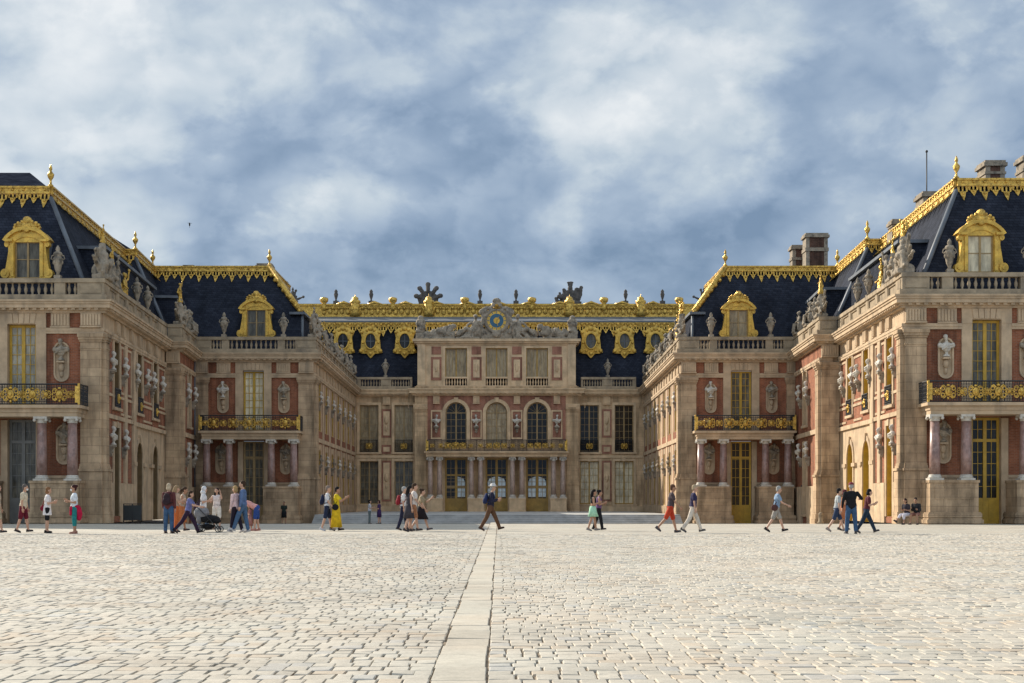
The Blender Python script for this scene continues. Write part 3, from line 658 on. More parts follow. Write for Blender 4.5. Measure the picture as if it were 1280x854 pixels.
def put_column(parent, loc, rot, ms=COLM, sc=1.0):
    o = link('column', ms[0], parent, Vector(loc) - parent.location, rot, sc)
    link('capital', ms[1], o); link('base', ms[2], o)
def urn_mesh():
    mb = MB()
    mb.box(-0.2, 0.2, -0.2, 0.2, 0, 0.18)
    mb.lathe((0, 0, 0), [(0.14, 0.18), (0.09, 0.3), (0.13, 0.36), (0.2, 0.5), (0.3, 0.95), (0.33, 1.05), (0.25, 1.1), (0.2, 1.18), (0.3, 1.25), (0.24, 1.36), (0.1, 1.42), (0.15, 1.5), (0.12, 1.6), (0.03, 1.72)], 12)
    for s in (-1, 1): mb.tube([(s * 0.28, 0, 0.95), (s * 0.42, 0, 1.05), (s * 0.36, 0, 1.2), (s * 0.22, 0, 1.2)], 0.035, 6)
    for k in range(6):
        a = k * PI / 3; mb.ell((0.27 * math.cos(a), 0.27 * math.sin(a), 0.85), (0.07, 0.07, 0.12), None, 6, 4)
    return mb.mesh('urn', STATUE)
URN = urn_mesh()
def bust_mesh(seed, mat):
    rnd = random.Random(seed); mb = MB(); q = rnd.choice((-1, 1))
    mb.lathe((0, 0, 0), [(0.15, 0.0), (0.15, 0.06), (0.07, 0.1), (0.065, 0.2), (0.1, 0.24)], 10)
    mb.ell((0, 0.0, 0.44), (0.27, 0.15, 0.16)); mb.ell((0, -0.02, 0.32), (0.17, 0.13, 0.14))
    for s in (-1, 1): mb.ell((s * 0.27, 0.02, 0.47), (0.1, 0.12, 0.12))
    mb.tube([(0.0, 0.02, 0.52), (0.01 * q, 0.0, 0.70)], [0.085, 0.062], 8)
    mb.tube([(-0.3 * q, -0.05, 0.54), (-0.02, -0.17, 0.44), (0.22 * q, -0.12, 0.28)], [0.05, 0.06, 0.05], 6); mb.tube([(-0.3 * q, 0.0, 0.45), (0, -0.17, 0.34), (0.24 * q, -0.05, 0.4)], 0.035, 6)
    tx = 0.03 * q
    mb.ell((tx, -0.02, 0.80), (0.082, 0.105, 0.125)); mb.ell((tx + 0.01 * q, -0.125, 0.79), (0.018, 0.028, 0.03))
    mb.ell((tx, -0.075, 0.715), (0.05, 0.045, 0.05)); mb.ell((tx, 0.03, 0.85), (0.098, 0.1, 0.095))
    for k in range(7):
        mb.ell((tx + rnd.uniform(-0.09, 0.09), rnd.uniform(-0.03, 0.1), 0.86 + rnd.uniform(-0.1, 0.06)), 0.035, None, 6, 4)
    return remesh(mb, 0.022, mat, 'bust', 1)
BUSTS = [bust_mesh(i, MARBLE) for i in range(3)]
BUSTS_G = [bust_mesh(i + 7, STATUE) for i in range(2)]
def bracket_mesh():
    mb = MB()
    mb.box(-0.26, 0.26, -0.36, 0.0, 0.42, 0.52); mb.box(-0.2, 0.2, -0.28, 0.0, 0.33, 0.42)
    mb.prism([(-0.16, 0.33), (0.16, 0.33), (0.1, 0.0), (0.0, -0.12), (-0.1, 0.0)], -0.18, 0.0)
    mb.ell((0, -0.18, 0.2), (0.13, 0.09, 0.13), None, 8, 6)
    return mb.mesh('bracket', STATUE)
BRACKET = bracket_mesh()
def niche_mesh(w, h):
    mb = MB()
    def oval(rw, hh, n=14):
        pts = []
        for i in range(n // 2 + 1): a = PI * i / (n // 2); pts.append((rw * math.cos(a), hh / 2 - rw + rw * math.sin(a)))
        for i in range(n // 2 + 1): a = PI + PI * i / (n // 2); pts.append((rw * math.cos(a), -hh / 2 + rw + rw * math.sin(a)))
        return pts
    o = oval(w / 2, h); i_ = oval(w / 2 - 0.09, h - 0.18); n = len(o)
    P = [(a, -0.10, b) for a, b in o] + [(a, -0.10, b) for a, b in i_] + [(a, 0, b) for a, b in o] + [(a, -0.02, b) for a, b in i_]
    F = []
    for k in range(n):
        q = (k + 1) % n
        F += [(k, q, q + n, k + n), (k, k + 2 * n, q + 2 * n, q), (k + n, q + n, q + 3 * n, k + 3 * n)]
    F.append(tuple(range(3 * n, 4 * n)))
    mb.add(P, F)
    mb.box(-0.2, 0.2, -0.34, -0.015, -0.06, 0.03)
    mb.ell((0, -0.08, -0.3), (0.16, 0.15, 0.26), None, 8, 6); mb.ell((0, -0.06, -0.65), (0.1, 0.09, 0.2), None, 8, 6)
    return mb.mesh('niche', TRIM)
NICHE = niche_mesh(0.82, 2.15)
ORD = ['first', 'second', 'third', 'fourth', 'fifth', 'sixth', 'seventh', 'eighth', 'ninth', 'tenth', 'eleventh', 'twelfth', 'thirteenth', 'fourteenth', 'fifteenth']
bust_n = 0
def put_bust(fr, t, w, z, label, group, grey=False, sc=1.1, owner=None, bracket=True):
    global bust_n; bust_n += 1
    if 'marble court wall' in label: grey = bust_n % 4 == 0; sc = 0.85
    lst = BUSTS_G if grey else BUSTS
    if bracket and owner: link('bracket', BRACKET, owner, fr.pt(t, 0.004, z - 0.52) - owner.location, fr.rot)
    o = link('bust', lst[bust_n % len(lst)], None, fr.pt(t, w, z), fr.rot, sc)
    tag(o, label, 'bust', group)

# statues ----------------------------------------------------------
def seated_statue(seed, mat=STATUE):
    rnd = random.Random(seed); mb = MB(); s = rnd.choice((-1, 1))
    mb.box(-0.6, 0.6, -0.4, 0.4, 0, 0.16); mb.ell((0.1 * s, 0.1, 0.38), (0.5, 0.35, 0.32))
    mb.tube([(0.12, 0.05, 0.75), (0.2, -0.42, 0.72), (0.2, -0.42, 0.18)], [0.16, 0.13, 0.1])
    mb.tube([(-0.12, 0.05, 0.75), (-0.26, -0.36, 0.66), (-0.3, -0.42, 0.18)], [0.16, 0.13, 0.1])
    mb.ell((0, 0.05, 1.0), (0.24, 0.18, 0.32)); mb.ell((0, 0.03, 1.22), (0.28, 0.17, 0.16))
    mb.tube([(0, 0.02, 1.3), (0.02, 0, 1.5)], 0.08); mb.ell((0.03 * s, -0.02, 1.6), (0.12, 0.14, 0.16)); mb.ell((0, 0.06, 1.66), (0.13, 0.13, 0.13))
    mb.tube([(0.27 * s, 0.03, 1.28), (0.5 * s, -0.05, 1.05), (0.62 * s, -0.2, 0.9 + rnd.uniform(0, 0.5))], [0.09, 0.075, 0.06])
    mb.tube([(-0.27 * s, 0.03, 1.28), (-0.42 * s, -0.1, 0.98), (-0.3 * s, -0.35, 0.86)], [0.09, 0.075, 0.06])
    for k in range(9): mb.tube([(rnd.uniform(-0.3, 0.3), -0.3, 0.75), (rnd.uniform(-0.5, 0.5), -0.45, 0.15)], [0.07, 0.09], 6)
    mb.ell((-0.5 * s, 0.05, 0.55), (0.16, 0.3, 0.4)); mb.tube([(0.55 * s, 0, 0.2), (0.75 * s, -0.05, 1.5)], 0.04)
    return remesh(mb, 0.04, mat, 'statue', 1, 0.02)
def standing_statue(seed, mat, wings=False):
    rnd = random.Random(seed); mb = MB(); s = rnd.choice((-1, 1))
    mb.box(-0.28, 0.28, -0.24, 0.24, 0, 0.14)
    mb.tube([(0.1, 0, 0.9), (0.13, -0.06, 0.5), (0.14, -0.02, 0.12)], [0.13, 0.1, 0.08]); mb.tube([(-0.1, 0, 0.9), (-0.12, 0.02, 0.5), (-0.14, 0.05, 0.12)], [0.13, 0.1, 0.08])
    mb.ell((0, 0.02, 0.95), (0.2, 0.16, 0.2)); mb.ell((0.0, 0.0, 1.22), (0.19, 0.14, 0.26)); mb.ell((0, 0, 1.38), (0.23, 0.13, 0.12))
    mb.tube([(0, 0, 1.42), (0, -0.01, 1.58)], 0.065); mb.ell((0.01, -0.02, 1.68), (0.1, 0.12, 0.14)); mb.ell((0, 0.03, 1.73), (0.11, 0.11, 0.1))
    mb.tube([(0.22 * s, 0, 1.4), (0.42 * s, -0.08, 1.55), (0.46 * s, -0.12, 1.95)], [0.075, 0.06, 0.05]); mb.ell((0.46 * s, -0.12, 2.0), 0.09)
    mb.tube([(-0.22 * s, 0, 1.4), (-0.38 * s, -0.05, 1.15), (-0.3 * s, -0.25, 0.98)], [0.075, 0.06, 0.05])
    for k in range(10): mb.tube([(rnd.uniform(-0.18, 0.18), rnd.uniform(-0.12, 0.12), 1.0), (rnd.uniform(-0.26, 0.26), rnd.uniform(-0.2, 0.2), 0.15)], [0.06, 0.07], 6)
    mb.tube([(-0.2, 0.1, 1.3), (-0.3 * s, 0.18, 0.9), (0.3 * s, 0.15, 0.6)], [0.06, 0.1, 0.08], 6)
    if wings:
        for q in (-1, 1): mb.tube([(q * 0.1, 0.12, 1.3), (q * 0.4, 0.2, 1.6), (q * 0.5, 0.22, 1.2), (q * 0.42, 0.2, 0.8)], [0.08, 0.14, 0.12, 0.05], 8, 0.5)
    return remesh(mb, 0.035, mat, 'statue', 1, 0.015)
def trophy(seed, mat, w=1.0, h=1.4, fan=7, fat=1.0):
    rnd = random.Random(seed); mb = MB()
    mb.box(-0.5 * w, 0.5 * w, -0.35, 0.35, 0, 0.2)
    mb.ell((0, 0, 0.5 * h), (0.3 * w, 0.25, 0.36 * h)); mb.ell((0, -0.05, 0.72 * h), (0.24 * w, 0.2, 0.16 * h)); mb.ell((0, 0, 0.95 * h), (0.13, 0.15, 0.15))
    mb.ell((0, 0.02, 1.03 * h), (0.06, 0.18, 0.14))
    for k in range(6):
        a = rnd.uniform(0, 2 * PI); x = 0.42 * w * math.cos(a); y = -0.05 + 0.25 * math.sin(a)
        mb.ell((x, y, rnd.uniform(0.25, 0.6) * h), (rnd.uniform(0.12, 0.22), 0.12, rnd.uniform(0.12, 0.28)))
    for k in range(fan):
        a = -1.15 + 2.3 * k / (fan - 1) + rnd.uniform(-0.1, 0.1)
        L = h * rnd.uniform(0.85, 1.15); x = math.sin(a) * L * w * 0.8; z = 0.35 + math.cos(a) * L * 0.78
        mb.tube([(0, 0.08, 0.35), (x * 0.55, 0.12, 0.35 + (z - 0.35) * 0.55), (x, 0.12, z)], [0.05 * fat, 0.12 * fat, 0.07 * fat], 6, 0.6)
        mb.ell((x, 0.12, z), 0.09 * fat, None, 7, 5)
    for q in (-1, 1): mb.ell((q * 0.45 * w, -0.12, 0.35), (0.22, 0.09, 0.3)); mb.tube([(q * 0.2, -0.2, 0.6), (q * 0.75 * w, -0.1, 0.25)], [0.1, 0.05], 6)
    return remesh(mb, 0.045, mat, 'trophy', 1, 0.03)
SEATED = [seated_statue(i) for i in range(4)]
STANDG = [standing_statue(1, GOLD, True), standing_statue(5, GOLD, False)]
STANDS = [standing_statue(8, STATUE)]
TROPH = [trophy(2, STATUE), trophy(4, STATUE, 1.1, 1.5)]

# ------------------------------------------------------------------ facade pieces
def profile_run(mb, fr, t0, t1, steps, ends=0.0):
    for w, za, zb in steps: mb.box(t0 - ends * w, t1 + ends * w, -0.02, w, za, zb, fr)
def pilaster(parent, fr, t0, t1, zb, zcap=9.66, w=0.2, zped=2.9):
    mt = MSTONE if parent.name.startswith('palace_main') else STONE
    mb = MB(); m = 0.07
    mb.box(t0 - m, t1 + m, -0.01, w + 0.12, zb + 0.62, zped - 0.14, fr)
    mb.box(t0 - m - 0.05, t1 + m + 0.05, -0.01, w + 0.22, zb, zb + 0.3, fr); mb.box(t0 - m - 0.03, t1 + m + 0.03, -0.01, w + 0.17, zb + 0.3, zb + 0.62, fr)
    mb.box(t0 - m - 0.05, t1 + m + 0.05, -0.01, w + 0.18, zped - 0.14, zped, fr)
    mb.box(t0 - 0.05, t1 + 0.05, -0.01, w + 0.08, zped, zped + 0.14, fr); mb.box(t0 - 0.03, t1 + 0.03, -0.01, w + 0.04, zped + 0.14, zped + 0.26, fr)
    mb.box(t0, t1, -0.01, w, zped + 0.26, zcap, fr)
    mb.box(t0 - 0.02, t1 + 0.02, -0.01, w + 0.03, zcap - 0.35, zcap - 0.27, fr)
    mb.box(t0 - 0.04, t1 + 0.04, -0.01, w + 0.05, zcap, zcap + 0.12, fr); mb.box(t0 - 0.09, t1 + 0.09, -0.01, w + 0.11, zcap + 0.12, zcap + 0.26, fr)
    mb.box(t0 - 0.13, t1 + 0.13, -0.01, w + 0.16, zcap + 0.26, zcap + 0.45, fr)
    part('pilaster', mb, mt, parent)
def triglyph(mb, fr, t0, t1, z0=10.5, z1=11.22, w=0.16):
    n = max(3, round((t1 - t0) / 0.16)); mb.box(t0, t1, -0.01, w - 0.05, z0, z1, fr)
    for i in range(n):
        a = t0 + (t1 - t0) * (i + 0.12) / n; b = t0 + (t1 - t0) * (i + 0.82) / n
        mb.box(a, b, w - 0.06, w, z0 + 0.04, z1 - 0.08, fr)
    mb.box(t0 - 0.02, t1 + 0.02, -0.01, w + 0.03, z0 - 0.07, z0, fr)
def entablature(parent, fr, t0, t1, e0=0.0, e1=0.0, gap=None):
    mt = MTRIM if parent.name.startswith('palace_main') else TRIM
    # e0/e1: how far the mouldings return past the ends (1 = mitred outer corner)
    mb = MB()
    def run(w, za, zb): mb.box(t0 - e0 * w, t1 + e1 * w, -0.02, w, za, zb, fr)
    for a, b, f0, f1 in ([(t0, t1, e0, e1)] if not gap else [(t0, gap[0], e0, 0), (gap[1], t1, 0, e1)]):
        for w, za, zb in ((0.12, 10.12, 10.26), (0.15, 10.26, 10.42)): mb.box(a - f0 * w, b + f1 * w, -0.02, w, za, zb, fr)
        part('architrave', mb, mt, parent); mb = MB()
    def run(w, za, zb): mb.box(t0 - e0 * w, t1 + e1 * w, -0.02, w, za, zb, fr)
    run(0.2, 11.22, 11.34); run(0.32, 11.34, 11.45); run(0.52, 11.45, 11.66); run(0.58, 11.66, 11.78); run(0.64, 11.78, 11.88)
    n = int((t1 - t0) / 0.4)
    for i in range(n):
        a = t0 + (t1 - t0) * (i + 0.25) / n; mb.box(a, a + 0.2, 0.3, 0.46, 11.345, 11.448, fr)
    part('cornice', mb, mt, parent)
BALUSTER = [(0.055, 0), (0.055, 0.05), (0.04, 0.08), (0.075, 0.2), (0.08, 0.27), (0.04, 0.42), (0.035, 0.47), (0.055, 0.5), (0.055, 0.54)]
def balustrade(parent, fr, t0, t1, groups, e0=0.0, e1=0.0, w=0.12, zb=11.88, panel=False, seg=8, hh=1.0):
    # groups: list of (ta,tb,n) with open balusters; the rest are solid piers
    mb = MB()
    z0, z1 = zb + 0.3 * hh, zb + 0.96 * hh; zt = zb + 1.18 * hh
    mb.box(t0 - e0 * 0.3, t1 + e1 * 0.3, -0.35, 0.3, zb, z0, fr)
    mb.box(t0 - e0 * 0.18, t1 + e1 * 0.18, -0.32, 0.18, z1, zt, fr)
    cur = t0 - e0 * w
    for ta, tb, n in sorted(groups) + [(t1 + e1 * w, t1 + e1 * w, 0)]:
        if ta > cur + 0.01:
            mb.box(cur, ta, -0.28, w, z0, z1, fr)
            if ta - cur > 0.8: mb.box(cur + 0.15, ta - 0.15, w - 0.01, w + 0.035, z0 + 0.1, z1 - 0.1, fr)
        if n and not panel:
            for i in range(n):
                c = fr.pt(ta + (tb - ta) * (i + 0.5) / n, -0.08, z0)
                k = (z1 - z0) / 0.54
                mb.lathe(c, [(r * 1.25, z * k) for r, z in BALUSTER], seg)
        elif n:
            mb.box(ta, tb, -0.2, w - 0.1, z0, z1, fr)
            mb.box(ta, ta + 0.12, -0.2, w - 0.03, z0, z1, fr); mb.box(tb - 0.12, tb, -0.2, w - 0.03, z0, z1, fr)
            mb.box(ta + 0.12, tb - 0.12, -0.2, w - 0.03, z1 - 0.12, z1, fr)
        cur = tb
    part('balustrade', mb, GREYSTONE, parent)
    return zt
def gold_medallion(mb, x, y, z, r):
    mb.ell((x, y - 0.02, z), (r * 0.5, 0.08, r * 0.62), None, 10, 6)
    mb.ell((x, y - 0.09, z + r * 0.05), (r * 0.26, 0.06, r * 0.36), None, 8, 5)
    for s in (-1, 1):
        for q in (-1, 1):
            cx, cz = x + s * r * 0.72, z + q * r * 0.42
            mb.tube([(cx + r * 0.24 * math.cos(2 * PI * k / 8), y, cz + r * 0.24 * math.sin(2 * PI * k / 8)) for k in range(9)], r * 0.09, 5)
            mb.tube([(x + s * r * 0.3, y, z + q * r * 0.55), (x + s * r * 0.6, y, z + q * r * 0.85), (x + s * r * 0.95, y, z + q * r * 0.7)], [r * 0.12, r * 0.11, r * 0.05], 5)
        mb.ell((x + s * r * 0.98, y, z), (r * 0.14, 0.04, r * 0.2), None, 6, 4)
    mb.ell((x, y, z + r * 0.86), (r * 0.26, 0.05, r * 0.16), None, 7, 4); mb.ell((x, y, z - r * 0.86), (r * 0.16, 0.05, r * 0.2), None, 7, 4)
def railing_mesh(w, d, h, meds, style='scroll', dens=0.13):
    mb = MB()
    runs = [((-w / 2, 0), (w / 2, 0))] + ([((-w / 2, d), (-w / 2, 0)), ((w / 2, 0), (w / 2, d))] if d > 0 else [])
    for (xa, ya), (xb, yb) in runs:
        for z, r in ((0.05, 0.03), (h, 0.04), (h * 0.86, 0.018), (h * 0.16, 0.018)):
            mb.tube([(xa, ya, z), (xb, yb, z)], r, 5)
        L = math.hypot(xb - xa, yb - ya); n = max(2, round(L / dens))
        for i in range(n + 1):
            f = i / n; x = xa + (xb - xa) * f; y = ya + (yb - ya) * f
            mb.tube([(x, y, 0.05), (x, y, h)], 0.013 if i % 6 else 0.028, 4)
            if i < n and style == 'scroll':
                x2 = xa + (xb - xa) * (i + 0.5) / n; y2 = ya + (yb - ya) * (i + 0.5) / n
                for zz in (0.3, 0.5, 0.7):
                    q = L / n * 0.45
                    ux, uy = (xb - xa) / L, (yb - ya) / L
                    mb.tube([(x2 - ux * q, y2 - uy * q, h * zz), (x2, y2, h * (zz + 0.09)), (x2 + ux * q, y2 + uy * q, h * zz), (x2, y2, h * (zz - 0.09)), (x2 - ux * q, y2 - uy * q, h * zz)], 0.011, 4)
    mb.m = 1
    for x, r in meds: gold_medallion(mb, x, -0.03, h * 0.5, r)
    if d > 0:
        for s in (-1, 1):
            mb.box(s * w / 2 - 0.05, s * w / 2 + 0.05, -0.05, 0.05, 0.02, h + 0.05)
            mb.box(s * (w / 2 - 0.12) - 0.07, s * (w / 2 - 0.12) + 0.07, -0.045, -0.02, 0.12, h - 0.1)
    return mb.mesh('railing', [IRON, GOLD])
RAIL_FRONT = railing_mesh(7.1, 1.75, 1.08, [(-2.55, 0.38), (-1.15, 0.36), (0, 0.4), (1.15, 0.36), (2.55, 0.38), (-3.15, 0.2), (-1.85, 0.24), (1.85, 0.24), (3.15, 0.2), (-0.57, 0.2), (0.57, 0.2)])
RAIL_BACK = railing_mesh(13.1, 1.9, 1.05, [(-6.0, 0.2), (-5.2, 0.22), (-4.55, 0.3), (-3.85, 0.34), (-3.15, 0.3), (-2.4, 0.2), (-1.5, 0.2), (6.0, 0.2), (5.2, 0.22), (2.4, 0.2), (1.5, 0.2), (-0.7, 0.26), (0, 0.3), (0.7, 0.26), (3.15, 0.26), (3.85, 0.3), (4.55, 0.26)])
RAIL_SMALL = railing_mesh(1.7, 0, 1.15, [(0, 0.3)])
def dormer_meshes():
    fb = MB(); w = 0.68
    for s in (-1, 1):
        a, b = sorted((s * w, s * (w + 0.34)))
        fb.box(a, b, -0.12, 0.5, 0, 2.0)
        a, b = sorted((s * (w + 0.03), s * (w + 0.2)))
        fb.box(a, b, -0.2, -0.121, 0.1, 1.9)
        # volutes at the foot
        fb.prism([(s * (w + 0.34), 0.0), (s * (w + 0.62), 0.0), (s * (w + 0.62), 0.3), (s * (w + 0.5), 0.55), (s * (w + 0.42), 1.0), (s * (w + 0.34), 1.5)], -0.1, 0.3)
        cyl = [(s * (w + 0.5) + 0.24 * math.cos(k * PI / 7), 0.26 + 0.26 * math.sin(k * PI / 7)) for k in range(14)]
        fb.prism(cyl, -0.22, 0.2)
        cyl = [(s * (w + 0.5) + 0.11 * math.cos(k * PI / 6), 0.26 + 0.11 * math.sin(k * PI / 6)) for k in range(12)]
        fb.prism(cyl, -0.27, -0.221)
        cyl = [(s * (w + 0.42) + 0.13 * math.cos(k * PI / 5), 1.86 + 0.16 * math.sin(k * PI / 5)) for k in range(10)]
        fb.prism(cyl, -0.17, 0.2)
    # arched head and curved pediment
    for ri, ro, y0, y1, zc, n, a0 in ((1.02, 1.4, -0.12, 0.5, 1.25, 12, 0.72), (1.34, 1.52, -0.3, 0.5, 1.28, 12, 0.55)):
        for k in range(n):
            a = PI - a0 - (PI - 2 * a0) * k / n; b = PI - a0 - (PI - 2 * a0) * (k + 1) / n
            fb.prism([(ri * math.cos(a), zc + ri * math.sin(a)), (ri * math.cos(b), zc + ri * math.sin(b)), (ro * math.cos(b), zc + ro * math.sin(b)), (ro * math.cos(a), zc + ro * math.sin(a))], y0, y1)
    fb.box(-1.12, -0.75, -0.34, 0.4, 1.98, 2.12); fb.box(0.75, 1.12, -0.34, 0.4, 1.98, 2.12)
    fb.box(-w, w, -0.06, 0.3, 1.98, 2.5)
    fb.box(-1.05, 1.05, -0.1, 0.3, -0.12, 0.0)
    fr = fb.mesh('dormer_surround', GOLDSMOOTH)
    cb = MB()
    cb.ell((0, -0.1, 3.12), (0.26, 0.22, 0.26)); cb.ell((0, -0.16, 2.85), (0.36, 0.16, 0.2))
    for k in range(9):
        a = PI * (k + 0.0) / 8
        cb.tube([(0, -0.1, 2.7), (0.34 * math.cos(a), -0.16, 2.75 + 0.26 * math.sin(a)), (0.66 * math.cos(a), -0.12, 2.74 + 0.36 * math.sin(a))], [0.08, 0.1, 0.06], 6)
        cb.ell((0.68 * math.cos(a), -0.12, 2.75 + 0.36 * math.sin(a)), 0.1, None, 7, 5)
    for s in (-1, 1): cb.tube([(s * 0.3, -0.15, 2.6), (s * 0.65, -0.2, 2.62), (s * 0.8, -0.18, 2.5), (s * 0.7, -0.18, 2.42)], [0.1, 0.11, 0.09, 0.05], 7)
    cb.ell((0, -0.2, 2.62), (0.2, 0.12, 0.16))
    cr = cb.mesh('dormer_crest', GOLD)
    rb = MB()
    rb.box(-1.0, 1.0, 0.501, 2.6, 0, 2.0)
    pts = [(1.38 * math.cos(PI - 0.75 - (PI - 1.5) * k / 8), 1.26 + 1.38 * math.sin(PI - 0.75 - (PI - 1.5) * k / 8)) for k in range(9)]
    rb.prism([(-1.0, 1.9)] + pts + [(1.0, 1.9)], 0.501, 2.6)
    rf = rb.mesh('dormer_roof', LEAD)
    wf = window_meshes(2 * w, 2.02, 1, 2, False, BPAINT, G_CURT, stile=0.07, mull=0.04)
    return fr, cr, rf, wf
DORMER = dormer_meshes()
def put_dormer(parent, loc, rot, pane=None):
    o = link('dormer', DORMER[0], parent, Vector(loc) - parent.location, rot)
    link('crest', DORMER[1], o); link('lead_hood', DORMER[2], o)
    pm = window_meshes(1.36, 2.02, 1, 2, False, BPAINT, pane or G_CURT, stile=0.07, mull=0.04)
    link('window', pm[0], o, (0, 0.05, 0)); link('pane', pm[1], o, (0, 0.05, 0))
def crest_band(mb, a, b, nrm, z0, z1, drop=0.85, pitch=0.6, slope=0.48, out=0.0):
    # gilded moulding along a roof edge from a to b (x,y) with a pierced fringe of leaves lying on the slope below
    fr = Fr(a, b, nrm); zf = z1 - 0.42
    mb.box(0, fr.L, -0.05, 0.2, z1 - 0.1, z1, fr); mb.box(0, fr.L, -0.05, 0.13, z1 - 0.3, z1 - 0.1, fr); mb.box(0, fr.L, -0.05, 0.17, zf, z1 - 0.3, fr)
    n = max(1, round(fr.L / pitch)); p = fr.L / n
    def W(z): return max(0.06, out + slope * (ROOFTOP_REF[0] - z) + 0.05)
    def strip(pts, th=0.05):
        P = [fr.pt(t, W(z), z) for t, z in pts] + [fr.pt(t, W(z) + th, z) for t, z in pts]; k = len(pts)
        mb.add(P, [tuple(range(k)), tuple(range(2 * k - 1, k - 1, -1))] + [(i, (i + 1) % k, (i + 1) % k + k, i + k) for i in range(k)])
    for i in range(n):
        c = (i + 0.5) * p; d = drop * (1.0 if i % 2 == 0 else 0.68)
        # two scroll legs, a tip and a boss leave gaps of slate between them
        strip([(c - p * 0.5, zf), (c - p * 0.26, zf), (c - p * 0.3, zf - d * 0.42), (c - p * 0.44, zf - d * 0.36)])
        strip([(c + p * 0.26, zf), (c + p * 0.5, zf), (c + p * 0.44, zf - d * 0.36), (c + p * 0.3, zf - d * 0.42)])
        strip([(c - p * 0.3, zf - d * 0.36), (c + p * 0.3, zf - d * 0.36), (c + p * 0.2, zf - d * 0.66), (c, zf - d), (c - p * 0.2, zf - d * 0.66)])
        strip([(c - p * 0.09, zf), (c + p * 0.09, zf), (c + p * 0.06, zf - d * 0.38), (c - p * 0.06, zf - d * 0.38)])
        mb.ell(fr.pt(c, W(zf - d * 0.5) + 0.05, zf - d * 0.5), p * 0.15, None, 6, 4)
        mb.ell(fr.pt(c - p * 0.5, W(zf - d * 0.15) + 0.05, zf - d * 0.14), p * 0.12, None, 6, 4)
        mb.ell(fr.pt(c, 0.13, z1 - 0.2), p * 0.14, None, 6, 4)
    return fr
ROOFTOP_REF = [18.2]
def finial_mesh():
    mb = MB()
    mb.lathe((0, 0, 0), [(0.22, 0), (0.22, 0.1), (0.1, 0.18), (0.08, 0.4), (0.24, 0.62), (0.28, 0.78), (0.16, 0.9), (0.08, 1.0), (0.13, 1.1), (0.12, 1.22), (0.02, 1.42)], 10)
    return mb.mesh('finial', GOLD)
FINIAL = finial_mesh()
def chimney(parent, x, y, z0, w, d, h):
    mb = MB(); l = parent.location
    mb.m = 1; mb.box(x - w / 2, x + w / 2, y - d / 2, y + d / 2, z0, z0 + h); mb.m = 0
    for sx in (-1, 1): mb.box(x + sx * (w / 2 - 0.1) - 0.14, x + sx * (w / 2 - 0.1) + 0.14, y - d / 2 - 0.04, y + d / 2 + 0.04, z0, z0 + h - 0.1)
    mb.box(x - w / 2 - 0.1, x + w / 2 + 0.1, y - d / 2 - 0.1, y + d / 2 + 0.1, z0 + h * 0.62, z0 + h * 0.7)
    mb.box(x - w / 2 - 0.16, x + w / 2 + 0.16, y - d / 2 - 0.16, y + d / 2 + 0.16, z0 + h - 0.2, z0 + h)
    mb.box(x - w / 2 - 0.08, x + w / 2 + 0.08, y - d / 2 - 0.08, y + d / 2 + 0.08, z0 + h, z0 + h + 0.14)
    mb.box(x - w / 2 - 0.12, x + w / 2 + 0.12, y - d / 2 - 0.12, y + d / 2 + 0.12, z0 - 0.3, z0 + 0.25)
    return mb

